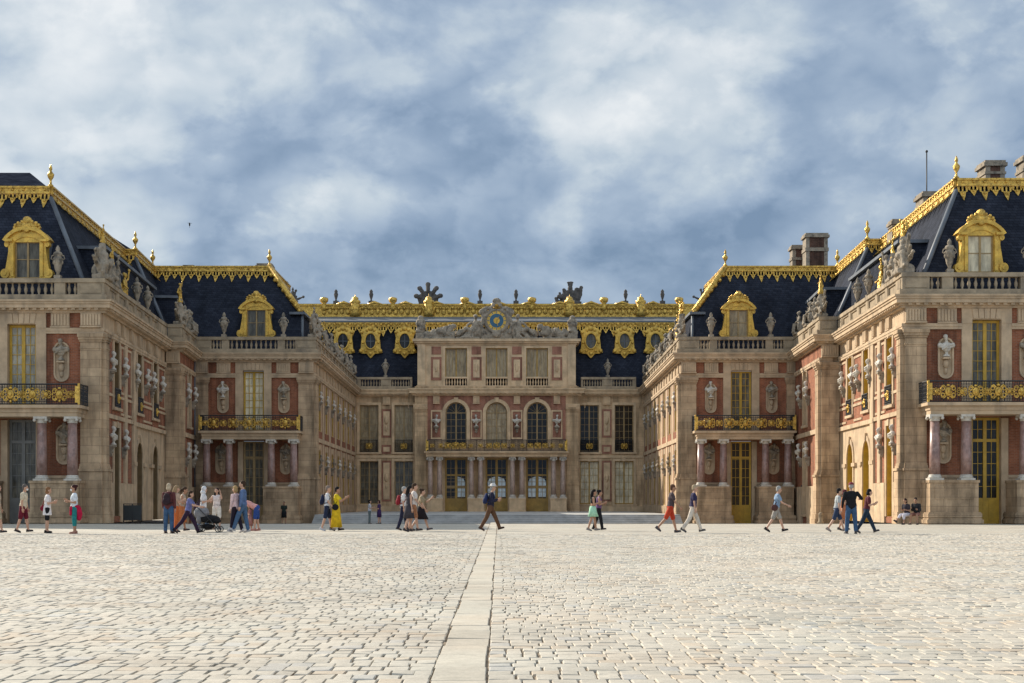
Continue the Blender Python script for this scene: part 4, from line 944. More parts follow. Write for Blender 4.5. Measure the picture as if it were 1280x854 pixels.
# ------------------------------------------------------------------ pavilion front (shared by the four pavilions)
def pavilion_front(T, fr, tc, L, zb, words, side, paneU, doorkind, e0, e1):
    ops = [(tc - 0.76, tc + 0.76, zb, 5.55, False), (tc - 0.76, tc + 0.76, 6.3, 10.62, False)]
    wb = MB(); wall(wb, fr, 0, L, zb, 12.1, ops, 0.35)
    part('wall', wb, [BRICK, TRIM], T)
    pilaster(T, fr, 0.0, 1.12, zb); pilaster(T, fr, L - 1.12, L, zb)
    tb = MB()
    tb.box(tc - 1.3, tc - 0.76, -0.01, 0.1, 6.25, 10.42, fr); tb.box(tc + 0.76, tc + 1.3, -0.01, 0.1, 6.25, 10.42, fr)
    tb.box(tc - 1.3, tc - 0.76, -0.01, 0.12, 10.42, 11.22, fr); tb.box(tc + 0.76, tc + 1.3, -0.01, 0.12, 10.42, 11.22, fr)
    tb.box(tc - 0.76, tc + 0.76, -0.01, 0.12, 10.62, 11.22, fr)
    for k in range(5):
        a = tc - 0.72 + 1.44 * k / 5; tb.prism([(a + 0.02, 10.66), (a + 0.26, 10.66), (a + 0.28 + (k - 2) * 0.03, 11.18), (a + (k - 2) * 0.03, 11.18)], 0.1, 0.17, fr)
    for c in (2.22, L - 2.22): triglyph(tb, fr, c - 0.5, c + 0.5)
    triglyph(tb, fr, 0.02, 1.1, w=0.3); triglyph(tb, fr, L - 1.1, L - 0.02, w=0.3)
    for a, b in ((1.2, tc - 1.12), (tc + 1.12, L - 1.2)):
        qb = MB(); qb.box(a, b, -0.01, 0.06, zb, 2.4, fr); qb.box(a, b, -0.01, 0.12, 2.4, 2.55, fr); part('plinth', qb, TRIM, T)
    for s_ in (-1, 1):
        qb = MB(); a, b = sorted((tc + s_ * 1.12, tc + s_ * 0.76)); qb.box(a, b, -0.01, 0.09, zb, 5.5, fr); part('door_jamb', qb, TRIM, T)
    part('stone_trim', tb, TRIM, T)
    # architrave interrupted by the window
    entab_parts = MB()
    entablature(T, fr, 0, L, e0, e1, gap=(tc - 1.3, tc + 1.3))
    put_window(T, fr, tc, 1.5, 6.3, 4.3, 2, 8, False, GPAINT, paneU, stile=0.13)
    dm = {'gold': (GPAINT, G_DARK), 'grey': (GREYPAINT, G_MID), 'brown': (BPAINT, G_MID)}[doorkind]
    put_window(T, fr, tc, 1.5, zb, 5.53 - zb, 2, 7, False, dm[0], dm[1], stile=0.13, kick=1.35, transom=4.35 - zb, name='door')
    # portico
    for s in (-1, 1):
        pm = MB(); a, b = sorted((tc + s * 0.98, tc + s * 3.45))
        pm.box(a, b, 0.0, 1.78, zb + 0.62, 2.18, fr)
        pm.box(a - 0.05, b + 0.05, 0.0, 1.84, 2.12, 2.25, fr)
        for k in range(2):
            z = zb + 0.31 * k; q = 0.2 - 0.06 * k
            pm.box(a - q, b + q, 0.0, 1.78 + q, z + 0.05, z + 0.24, fr); pm.box(a - q * 0.7, b + q * 0.7, 0, 1.78 + q * 0.7, z, z + 0.05, fr); pm.box(a - q * 0.7, b + q * 0.7, 0, 1.78 + q * 0.7, z + 0.24, z + 0.31, fr)
        pm.box(a + 0.25, b - 0.25, 1.77, 1.81, zb + 1.55 if zb < -0.1 else 1.3, 1.95, fr)
        part('pedestal', pm, STONE, T)
        for x in (1.5, 3.1): put_column(T, fr.pt(tc + s * x, 1.42, 2.25), fr.rot)
    bm = MB()
    bm.box(tc - 3.4, tc + 3.4, 0.0, 1.72, 5.6, 5.82, fr); bm.box(tc - 3.45, tc + 3.45, 0.0, 1.78, 5.82, 6.04, fr); bm.box(tc - 3.62, tc + 3.62, 0.0, 1.95, 6.04, 6.2, fr)
    bal = part('balcony', bm, TRIM, T)
    link('railing', RAIL_FRONT, bal, fr.pt(tc, 1.82, 6.2) - T.location, fr.rot)
    # busts in niches
    for s, sd in ((-1, 'left'), (1, 'right')):
        # which picture side is +t
        pic = sd if fr.t.x > 0 else ('right' if sd == 'left' else 'left')
        t = tc + s * (L / 2 - 2.18)
        nu = link('niche', NICHE, T, fr.pt(t, 0.0, 8.62) - T.location, fr.rot)
        put_bust(fr, t, 0.17, 8.68, f'{"pale" if pic == "left" else "grey"} bust, upper niche of {words}, {pic} of the window', 'busts in the upper niches', grey=(pic == 'right'), sc=1.25)
        t = tc + s * (L / 2 - 2.05)
        nu = link('niche', NICHE, T, fr.pt(t, 0.0, 4.2) - T.location, fr.rot)
        put_bust(fr, t, 0.17, 4.26, f'shaded bust behind portico columns, {words}, {pic} of the door', 'busts behind portico columns', grey=True, sc=1.2)

def urn_at(x, y, z, label, mesh=None, sc=1.0, name='urn', group='urns on the parapets', rot=0):
    tag(link(name, mesh or URN, None, (x, y, z), rot, (sc * 0.86, sc * 0.86, sc * 1.04)), label, name, group)

ROOFTOP = 18.2
def build_side(sx):
    sd = 'right' if sx > 0 else 'left'; lit = 'sunlit' if sx > 0 else 'shaded'
    if sx > 0: xa, ya, xb, yb, xp, yp2, xc, yc = 21.1, 76.0, 21.95, 94.0, 20.75, 104.0, 13.15, 105.5
    else: xa, ya, xb, yb, xp, yp2, xc, yc = 21.15, 78.0, 22.35, 98.0, 21.35, 105.0, 13.3, 105.5
    P = lambda x, y: (sx * x, y)
    # ============ outer wing
    T = empty('palace_wing', f'{sd} outer wing of the brick and stone palace, {lit} along its court side', 'palace wing', (sx * 25.4, ya, 0))
    L = 8.6; tc = 4.28
    F = Fr(P(xa, ya), P(xa + L, ya), (0, -1))
    words = f'the {sd} outer pavilion front'
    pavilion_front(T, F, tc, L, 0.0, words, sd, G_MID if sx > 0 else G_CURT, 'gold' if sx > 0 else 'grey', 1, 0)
    zt = balustrade(T, F, 0, L, [(1.3, 1.95, 2), (tc - 1.75, tc + 1.75, 10), (L - 1.95, L - 1.3, 2)], 1, 0)
    put_dormer(T, (sx * (xa + tc + 0.12), ya + 1.3, 13.25), 0, G_PALE if sx > 0 else G_MID)
    for k, t in enumerate((2.4, L - 2.1)):
        p = F.pt(t, -0.1, zt); urn_at(p.x, p.y, p.z, f'stone urn on the {sd} outer parapet, {"inner" if k == 0 else "outer"} side of the gilded dormer')
    # court side
    S = Fr(P(xa, ya), P(xb, yb), (-sx, 0)); LS = S.L; k_ = LS / 18.0
    t1, t2, t3 = 3.3 * k_, 9.5 * k_, 14.4 * k_
    ops = [(t1 - 0.75, t1 + 0.75, 0.35, 5.3, False), (t1 - 0.75, t1 + 0.75, 6.4, 10.06, False)]
    for t in (t2, t3): ops += [(t - 0.98, t + 0.98, 0.0, 4.75, True), (t - 0.75, t + 0.75, 6.5, 10.06, False)]
    zone = (t2 - 2.35, LS)
    wb = MB()
    wall(wb, S, 0, LS, 0, 12.1, ops, 0.5, lambda t, z: 1 if (zone[0] < t < zone[1] and z < 5.65) or z > 10.1 else 0, ts=(zone[0],), zs=(5.65, 10.1), rv=2)
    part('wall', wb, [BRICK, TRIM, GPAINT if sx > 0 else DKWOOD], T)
    tb = MB()
    for a, b, za, zb_, ar in ops: surround(tb, S, a, b, za, zb_, ar, 0.3, 0.07, sill=za > 1)
    tb.box(zone[0], zone[1], -0.01, 0.14, 5.65, 5.9, S)
    tb.box(0.9, zone[0], -0.01, 0.1, 5.72, 5.95, S); tb.box(0.9, LS, -0.01, 0.06, 6.95, 7.1, S)
    tb.box(0.9, t1 - 1.05, -0.01, 0.1, 0, 2.2, S); tb.box(t1 + 1.05, zone[0], -0.01, 0.1, 0, 2.2, S)
    for t in (zone[0] + 0.55, t2 + 1.5, t3 - 1.5, t3 + 1.5):   # imposts
        tb.box(t - 0.5, t + 0.5, -0.01, 0.16, 3.3, 3.52, S)
    tb.box(zone[0], zone[0] + 0.9, -0.01, 0.12, 0, 10.1, S); tb.box(t1 + 2.05, t1 + 2.75, -0.01, 0.12, 2.2, 10.1, S)
    for t in (t1, t2, t3): triglyph(tb, S, t - 0.45, t + 0.45, 10.5, 11.2)
    for t in (t1 + 1.7, (t1 + t2) / 2 + 0.7, (t2 + t3) / 2): triglyph(tb, S, t - 0.3, t + 0.3, 10.5, 11.2)
    for a, b in ((t2 + 1.25, t3 - 1.25), (t1 + 1.15, zone[0] - 0.2), (t3 + 1.25, LS - 0.3)):
        tb.box(a, b, 0.0, 0.05, 7.25, 7.38, S); tb.box(a, b, 0.0, 0.05, 9.85, 9.98, S); tb.box(a, a + 0.14, 0.0, 0.048, 7.38, 9.85, S); tb.box(b - 0.14, b, 0.0, 0.048, 7.38, 9.85, S)
        tb.box(a, b, 0.0, 0.05, 6.05, 6.18, S)
    part('stone_trim', tb, TRIM, T)
    pilaster(T, S, 0.0, 0.85, 0.0)
    entablature(T, S, 0.0, LS, 0, 0)
    balustrade(T, S, 0.0, LS, [(1.4 + 2.6 * i, 3.4 + 2.6 * i, 6) for i in range(int((LS - 2) / 2.6))], 0, 0, panel=True)
    for t in (t1, t2, t3):
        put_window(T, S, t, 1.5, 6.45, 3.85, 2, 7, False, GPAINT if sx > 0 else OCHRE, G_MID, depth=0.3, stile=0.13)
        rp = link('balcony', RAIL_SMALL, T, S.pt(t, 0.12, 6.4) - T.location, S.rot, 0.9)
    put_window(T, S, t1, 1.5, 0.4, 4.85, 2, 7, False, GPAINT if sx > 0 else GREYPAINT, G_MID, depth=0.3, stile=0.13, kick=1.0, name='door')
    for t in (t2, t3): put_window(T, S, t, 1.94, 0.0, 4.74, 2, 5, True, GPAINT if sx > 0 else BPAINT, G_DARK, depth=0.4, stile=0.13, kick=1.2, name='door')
    for i, t in enumerate((1.75, t1 + 1.6, t2 - 1.6, t2 + 1.75, t3 - 1.55, t3 + 1.7)):
        if t + 0.4 > LS: continue
        put_bust(S, t, 0.24, 8.35, f'white bust on the upper court wall of the {sd} wing, {ORD[i]} from its front corner', 'busts along the outer wing walls', owner=T)
    for i, t in enumerate((1.75, t1 + 1.75)):
        put_bust(S, t, 0.24, 4.25, f'bust at ground floor on the {sd} wing court wall, {ORD[i]} from its front corner', 'busts along the outer wing walls', owner=T)
    # projecting pier at the back of the wing
    pf = Fr(P(xp, yb), P(xb + 0.1, yb), (0, -1)); wb = MB(); wall(wb, pf, 0, pf.L, -0.3, 12.1, [], 0.3); part('wall', wb, [STONE, TRIM], T)
    pilaster(T, pf, 0.0, pf.L - 0.15, -0.25); entablature(T, pf, 0, pf.L - 0.55, 1, 0)
    tb = MB(); triglyph(tb, pf, 0.02, pf.L - 0.2, w=0.28); part('triglyph', tb, TRIM, T); tb = MB()
    xe = xp + (0.65 if sx > 0 else 0.55)
    ps = Fr(P(xp, yb), P(xe, yc), (-sx, 0)); LP = ps.L
    ops = [(LP * 0.56 - 0.7, LP * 0.56 + 0.7, 0.3, 5.0, False), (LP * 0.56 - 0.7, LP * 0.56 + 0.7, 6.4, 10.06, False)]
    wb = MB(); wall(wb, ps, 0, LP, -0.4, 12.1, ops, 0.4); part('wall', wb, [BRICK, TRIM], T)
    for o in ops: surround(tb, ps, *o, 0.3, 0.08)
    tb.box(1.2, LP, -0.01, 0.12, 5.6, 5.9, ps); tb.box(1.2, LP * 0.56 - 1.1, -0.01, 0.1, -0.4, 2.2, ps); tb.box(LP * 0.56 + 1.1, LP - 0.02, -0.01, 0.1, -0.4, 2.2, ps)
    part('stone_trim', tb, TRIM, T)
    pilaster(T, ps, 0.0, 1.1, -0.25); entablature(T, ps, 0, LP - 0.7, 0, 0)
    balustrade(T, pf, 0, pf.L - 0.3, [], 1, 0); balustrade(T, ps, 0.0, LP - 0.1, [(1.6, 3.6, 5), (4.6, 6.6, 5)], 0, 0, panel=True)
    for z, cols in ((0.3, 4.7), (6.4, 3.9)): put_window(T, ps, LP * 0.56, 1.4, z, cols, 2, 6, False, GPAINT if sx > 0 else OCHRE, G_DARK, depth=0.3, stile=0.13)
    for i, t in enumerate((LP * 0.56 - 1.7, LP * 0.56 + 1.75)):
        put_bust(ps, t, 0.24, 8.3, f'bust above on the {sd} corner pier, {"nearer" if i == 0 else "farther"} of its upper two', 'busts on the corner piers', owner=T)
        put_bust(ps, t, 0.24, 4.2, f'bust below on the {sd} corner pier, {"nearer" if i == 0 else "farther"} of its lower two', 'busts on the corner piers', owner=T)
    # body closing the volume and roof
    cb = MB()
    far = 40.0
    cb.box(*sorted((sx * (xa + L + 0.001), sx * far)), ya + 0.6, yc + 20, -0.5, 12.1)
    cb.box(*sorted((sx * (xb + 0.75), sx * (xa + L))), ya + 0.75, yc + 20, 11.6, 12.05)
    cb.box(*sorted((sx * (xb + 2.5), sx * (xb + 2.6))), ya + 0.9, yc + 20, 0, 11.6)
    part('wall', cb, STONE, T)
    rb = MB()
    bot = [(far, ya + 0.9), (xa + 0.85, ya + 0.9), (xb + 0.75, yb + 1.2), (xp + 0.85, yb + 1.2), (xe + 0.85, yc + 0.95)]
    top = [(far, ya + 3.9), (xa + 3.95, ya + 3.9), (xb + 3.85, yb + 4.2), (xp + 4.05, yb + 4.2), (xe + 4.0, yc + 3.95)]
    bot.append((xe + 0.85, yc + 20)); top.append((xe + 4.0, yc + 20))
    zb0 = 12.0
    zk = 15.6; fk = (zk - zb0) / (ROOFTOP - zb0)
    def V3(p, z): return (sx * p[0], p[1], z)
    kin = {1: (bot[1][0] + 0.3, bot[1][1] + 3.0 * fk), 2: (bot[2][0] + 0.3, bot[2][1]), 3: (bot[3][0] + 0.3, bot[3][1] + 3.0 * fk), 4: (bot[4][0] + 0.3, bot[4][1]), 5: (bot[5][0] + 0.3, bot[5][1])}
    rb.quad(V3(bot[0], zb0), V3(bot[1], zb0), V3(top[1], ROOFTOP), V3(top[0], ROOFTOP))
    rb.quad(V3(bot[2], zb0), V3(bot[3], zb0), V3(top[3], ROOFTOP), V3(top[2], ROOFTOP))
    for i in (1, 3, 4):
        j = i + 1
        rb.quad(V3(bot[i], zb0), V3(bot[j], zb0), V3(top[j], ROOFTOP), V3(top[i], ROOFTOP))
    rx = 7.4 if sx < 0 else 9.5
    rid = [(far, ya + 11), (xa + rx, ya + 11), (xa + rx + 0.6, yb + 4), (xa + rx + 0.8, yb + 6), (xa + rx + 1.2, yc + 6), (xa + rx + 1.8, yc + 20)]
    zr = 21.2 if sx < 0 else 19.2
    rb.m = 1
    for i in range(len(top) - 1):
        rb.quad((sx * top[i][0], top[i][1], ROOFTOP + 0.45), (sx * top[i + 1][0], top[i + 1][1], ROOFTOP + 0.45), (sx * rid[i + 1][0], rid[i + 1][1], zr), (sx * rid[i][0], rid[i][1], zr))
    rb.quad((sx * rid[1][0], rid[1][1], zr), (sx * rid[5][0], rid[5][1], zr), (sx * far, rid[5][1], zr), (sx * far, rid[1][1], zr))
    rf = part('roof', rb, [SLATE, SLATE_TOP], T)
    for i in (1, 3):
        hb = MB(); hb.tube([V3(bot[i], zb0), V3(top[i], ROOFTOP)], 0.14, 6)
        link('hip_flashing', hb.mesh('hip_flashing', LEAD, T.location), rf)
        fr_ = Fr(P(*kin[i]), P(*kin[i + 1]), (-sx, 0)); t0_ = 2.6 if i == 1 else 2.2; sk = MB(); sk.box(t0_, fr_.L, -2.0, 0.0, zb0, zk - 0.08, fr_); link('roof_skirt', sk.mesh('roof_skirt', SLATE, T.location), rf); gbb = MB(); gbb.box(t0_ - 0.2, fr_.L, -2.1, 0.2, zk - 0.08, zk + 0.1, fr_)
        link('lead_gutter', gbb.mesh('lead_gutter', LEAD, T.location), rf)
    gb = MB()
    for i in range(5):
        a, b = top[i], top[i + 1]
        nr = (0, -1) if abs(b[1] - a[1]) < abs(b[0] - a[0]) else (-sx, 0)
        crest_band(gb, P(*a), P(*b), nr, ROOFTOP - 0.1, ROOFTOP + 0.62, slope=0.48 if nr[0] == 0 else 1.0)
    link('ridge_ornament', gb.mesh('ridge_ornament', GOLD, T.location), rf)
    for x, y in ((top[1]), (top[3]), (top[4])):
        link('finial', FINIAL, rf, Vector((sx * x, y, ROOFTOP + 0.6)) - T.location, 0, (0.72, 0.72, 0.9))
    if sx > 0:
        for x, y, z, w, d, h in ((29.0, 86, 19.2, 1.05, 1.4, 1.75), (31.7, 87, 19.4, 1.2, 1.2, 2.1), (27.2, 92.5, 18.6, 1.0, 1.6, 1.9), (26.2, 95, 18.4, 1.3, 1.0, 0.9)):
            mb = chimney(T, x, y, z, w, d, h); link('chimney', mb.mesh('chimney', [STATUE, CHBRICK], T.location), rf)
        mb = MB(); mb.tube([(27.5, 93.8, 18.5), (27.5, 93.8, 23.6)], 0.04, 6); mb.ell((27.5, 93.8, 23.65), 0.09); mb.tube([(27.5, 93.8, 18.4), (27.5, 93.8, 19.2)], 0.08, 6)
        link('antenna_mast', mb.mesh('antenna_mast', IRON, T.location), rf)
    # statuary along the court parapet of the wing
    zt = 13.06
    rotS = S.rot
    def st(fr, t, w, z, me, name, label, cat, sc=1.0, group='statuary on the parapets'):
        p = fr.pt(t, w, z); tag(link(name, me, None, p, fr.rot, sc), label, cat, group)
    st(S, 0.6, -0.1, zt, TROPH[0], 'trophy', f'grey carved trophy on the front corner of the {sd} outer parapet', 'statue', 1.3)
    st(S, 0.7, -0.1, zt + 1.7, STANDG[0], 'gilded_figure', f'gilded winged figure atop the front corner trophy of the {sd} wing', 'statue', 0.62)
    st(S, 1.9, -0.5, zt, SEATED[0], 'statue', f'seated stone figure just behind the front corner trophy, {sd} wing parapet', 'statue', 1.1)
    st(S, 3.0, -0.1, zt, TROPH[1], 'trophy', f'second stone trophy from the front on the {sd} wing parapet', 'statue', 0.95)
    st(S, 3.1, -0.1, zt + 1.25, STANDG[1], 'gilded_figure', f'small gilded figure atop the second trophy on the {sd} wing parapet', 'statue', 0.5)
    st(S, 4.7, -0.1, zt, STANDS[0], 'statue', f'standing stone figure on the {sd} wing parapet before the gilded statue', 'statue', 0.95)
    st(S, 5.4, -0.75, zt - 0.2, STANDG[0], 'gilded_figure', f'gilded winged figure behind the standing stone one on the {sd} wing parapet', 'statue', 0.95)
    st(S, 7.8 * k_, -0.5, zt - 0.5, STANDG[1], 'gilded_figure', f'tall gilded figure in the middle of the {sd} wing parapet', 'statue', 1.2)
    p = S.pt(9.4 * k_, -0.1, zt); urn_at(p.x, p.y, p.z, f'stone urn on the {sd} wing court parapet, nearer of two', sc=0.95)
    p = S.pt(12.6 * k_, -0.1, zt); urn_at(p.x, p.y, p.z, f'stone urn on the {sd} wing court parapet, farther of two', sc=0.95)
    st(ps, 0.6, -0.1, zt, TROPH[1], 'trophy', f'stone trophy standing on the {sd} corner pier', 'statue', 1.1)
    st(ps, 0.65, -0.1, zt + 1.55, STANDG[1], 'gilded_figure', f'gilded figure atop the trophy of the {sd} corner pier', 'statue', 0.72)
    p = ps.pt(3.0, -0.1, zt); urn_at(p.x, p.y, p.z, f'stone urn behind the trophy on the {sd} corner pier', sc=0.95)
    st(ps, 5.2, -0.1, zt, SEATED[1], 'statue', f'seated stone figure on the {sd} corner pier parapet', 'statue', 0.95)
    st(ps, LP - 1.4, -0.1, zt, SEATED[2], 'statue', f'seated stone figure where the {sd} pier meets the inner pavilion', 'statue', 0.95)
    # ============ inner pavilion
    B = empty('palace_pavilion', f'{sd} inner pavilion of the palace flanking the marble court, {"brighter" if sx > 0 else "in shade"}', 'palace pavilion', (sx * 17.5, yc, -0.4))
    LB = xe - xc if xe - xc > 8.4 else 8.4
    tcB = 4.38
    FB = Fr(P(xc, yc), P(xc + 8.76, yc), (0, -1))
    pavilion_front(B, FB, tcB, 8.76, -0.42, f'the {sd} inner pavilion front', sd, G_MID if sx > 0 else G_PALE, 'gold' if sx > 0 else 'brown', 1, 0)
    zt2 = balustrade(B, FB, 0, 8.76, [(1.35, 2.1, 3), (tcB - 1.75, tcB + 1.75, 10), (8.76 - 2.1, 8.76 - 1.35, 3)], 1, 0)
    put_dormer(B, (sx * (xc + tcB + 0.02), yc + 1.35, 13.2), 0, G_TAN if sx > 0 else G_MID)
    for k, t in enumerate((tcB - 2.15, tcB + 2.15)):
        p = FB.pt(t, -0.1, zt2); urn_at(p.x, p.y, p.z, f'stone urn on the {sd} inner pavilion parapet, {"court" if k == 0 else "wing"} side of its dormer')
    xd, yd = (13.9 if sx > 0 else 13.65), 139.4
    IS = Fr(P(xc, yc), P(xd, yd), (-sx, 0)); LI = IS.L
    nb = 7; pit = (LI - 1.3) / nb; cs = [1.3 + pit * (i + 0.5) for i in range(nb)]
    ops = []
    for c in cs: ops += [(c - 0.8, c + 0.8, 0.9, 5.0, False), (c - 0.8, c + 0.8, 6.4, 10.06, False)]
    wb = MB(); wall(wb, IS, 0, LI, -0.45, 12.1, ops, 0.05, lambda t, z: 1 if z < 0.9 or z > 10.1 else 0, zs=(0.9, 10.1)); part('wall', wb, [BRICK, TRIM], B)
    tb = MB()
    for o in ops: surround(tb, IS, *o, 0.42, 0.014, sill=False)
    tb.box(1.2, LI, -0.01, 0.09, 5.55, 5.85, IS); tb.box(1.2, LI, -0.01, 0.1, -0.42, 0.6, IS)
    for i in range(nb + 1):
        c = 1.3 + pit * i
        if i: tb.box(c - 0.6, c + 0.6, -0.01, 0.022, 0.6, 10.1, IS)
        triglyph(tb, IS, max(0.02, c - 0.3), c + 0.3, w=0.07)
    for c in cs: triglyph(tb, IS, c - 0.4, c + 0.4, w=0.07)
    for i in range(int(LI / 0.8)):
        tb.box(1.4 + i * 0.8, 1.4 + i * 0.8 + 0.45, 0.08, 0.14, 0.27, 0.85, IS)
    part('stone_trim', tb, TRIM, B)
    pilaster(B, IS, 0.0, 1.1, -0.42)
    entablature(B, IS, 0, LI - 0.62, 0, 0)
    balustrade(B, IS, 0.0, LI - 0.2, [(1.5 + 2.6 * i, 3.5 + 2.6 * i, 6) for i in range(int((LI - 2.5) / 2.6))], 0, 0, panel=True)
    for i, c in enumerate(cs):
        put_window(B, IS, c, 1.6, 0.9, 4.1, 2, 6, False, OCHRE, G_MID, depth=0.04)
        put_window(B, IS, c, 1.6, 6.4, 3.9, 2, 7, False, OCHRE, G_CURT, depth=0.04)
        for j, dt in enumerate((-1.3,)):
            n = i
            put_bust(IS, c + dt, 0.24, 8.5, f'small bust in the upper row of the {sd} marble court wall, {ORD[n]} from the front', 'busts along the marble court walls', owner=B)
            put_bust(IS, c + dt, 0.24, 3.85, f'small bust in the lower row of the {sd} marble court wall, {ORD[n]} from the front', 'busts along the marble court walls', owner=B)
    # drain pipe
    mb = MB(); mb.tube([FB.pt(8.55, 0.42, 0), FB.pt(8.55, 0.42, 11.3)], 0.07, 6); part('drainpipe', mb, LEAD, B)
    # roof of pavilion and lower court wing
    rb = MB(); yb0, yt0 = yc + 0.95, yc + 3.95; ye = yc + 17
    x0, x1, x2 = xc + 0.95, xc + 1.2, xc + 3.85
    zk = 15.05; yk = yb0 + (yt0 - yb0) * (zk - 12.0) / (ROOFTOP - 12.0)
    xw = xe + 4.0
    def V(x, y, z): return (sx * x, y, z)
    rb.add([V(x0, yb0, 12), V(xw, yb0, 12), V(xw, yt0, ROOFTOP), V(x2, yt0, ROOFTOP), V(x1, yk, zk)], [(0, 1, 2, 3, 4)])
    rb.quad(V(x0, yb0, 12), V(x1, yk, zk), V(x1, yd + 1, zk), V(x0, yd + 1, 12))
    rb.quad(V(x1, yk, zk), V(x2, yt0, ROOFTOP), V(x2, ye - 3, ROOFTOP), V(x1, ye, zk))
    rb.quad(V(x2, yt0, ROOFTOP + 0.4), V(xw + 0.5, yt0, ROOFTOP + 0.4), V(xw, ye - 3, ROOFTOP + 0.9), V(x2, ye - 3, ROOFTOP + 0.9))
    rb.quad(V(x1, ye, zk), V(x2, ye - 3, ROOFTOP), V(xw, ye - 3, ROOFTOP), V(xw, ye, zk))
    rb.quad(V(x1, ye, zk), V(xw, ye, zk), V(xw, yd + 1, zk + 0.4), V(x1, yd + 1, zk))
    rb.quad(V(xw, ye, zk), V(xw, yd + 6, zk), V(xw, yd + 6, -0.4), V(xw, ye, -0.4))
    rf = part('roof', rb, SLATE, B)
    lb = MB(); lb.tube([V(x0, yb0, 12), V(x1, yk, zk)], 0.1, 6)
    lb.box(*sorted((sx * (x1 - 0.25), sx * (x1 + 0.9))), yk - 0.35, ye, zk - 0.08, zk + 0.1)
    link('lead_gutter', lb.mesh('lead_gutter', LEAD, B.location), rf)
    gb = MB(); crest_band(gb, P(x2, yt0), P(xw - 0.15, yt0), (0, -1), ROOFTOP - 0.1, ROOFTOP + 0.62)
    gb.tube([V(x2, yt0 - 0.05, ROOFTOP + 0.5), V(x1 + 0.1, yk - 0.05, zk + 0.15)], 0.22, 6)
    for i in range(8):
        f = (i + 0.5) / 8; gb.ell(Vector(V(x2, yt0, ROOFTOP + 0.1)).lerp(Vector(V(x1, yk, zk)), f) + Vector((0, -0.2, 0)), 0.17, None, 6, 4)
    crest_band(gb, P(x2, yt0), P(x2, ye - 3), (-sx, 0), ROOFTOP - 0.1, ROOFTOP + 0.62, slope=0.85)
    link('ridge_ornament', gb.mesh('ridge_ornament', GOLD, B.location), rf)
    link('finial', FINIAL, rf, Vector(V(x2, yt0, ROOFTOP + 0.6)) - B.location, 0, (0.72, 0.72, 0.9))
    if sx > 0: ch = ((24.5, 113, 18.4, 1.6, 1.2, 3.3), (23.55, 115, 18.4, 0.95, 1.0, 2.75), (20.8, 114.5, 18.4, 1.2, 1.0, 0.75), (26.1, 114.5, 18.5, 1.1, 0.9, 0.95))
    else: ch = ((17.8, 111.5, 18.4, 1.0, 0.8, 0.75), (24.0, 113.5, 18.4, 0.7, 0.8, 0.95))
    for x, y, z, w, d, h in ch:
        mb = chimney(B, sx * x, y, z, w, d, h); link('chimney', mb.mesh('chimney', [STATUE, CHBRICK], B.location), rf)
    # statuary of the marble court parapet
    st(IS, 0.5, -0.1, zt, TROPH[1], 'trophy', f'carved trophy on the court corner of the {sd} inner pavilion', 'statue', 1.05)
    st(IS, 0.9, -0.1, zt + 1.3, STANDG[0] if sx > 0 else SEATED[3], 'gilded_figure' if sx > 0 else 'statue', f'{"gilded winged" if sx > 0 else "small seated stone"} figure above the corner trophy of the {sd} inner pavilion', 'statue', 0.8 if sx > 0 else 0.55)
    n = 7
    for i in range(n):
        t = 4.2 + (LI - 7.5) * i / (n - 1)
        if i in (1, 3, 5): st(IS, t, -0.1, zt, TROPH[i % 2], 'trophy', f'stone trophy on the {sd} marble court parapet, {ORD[i // 2]} trophy behind the corner one', 'statue', 0.9)
        else: st(IS, t, -0.1, zt, SEATED[(i + (1 if sx > 0 else 0)) % 4], 'statue', f'seated stone figure on the {sd} marble court parapet, {ORD[i // 2]} seated one from the front', 'statue', 1.0)
    for i, t in enumerate((3.3, 9.0) if sx > 0 else (6.4,)):
        st(IS, t, -0.15, zt + 0.0, STANDG[1 - i], 'gilded_figure', f'gilded figure among the stone ones, {sd} marble court parapet, {"nearer" if i == 0 else "farther"} to the front', 'statue', 0.95)
build_side(1); build_side(-1)

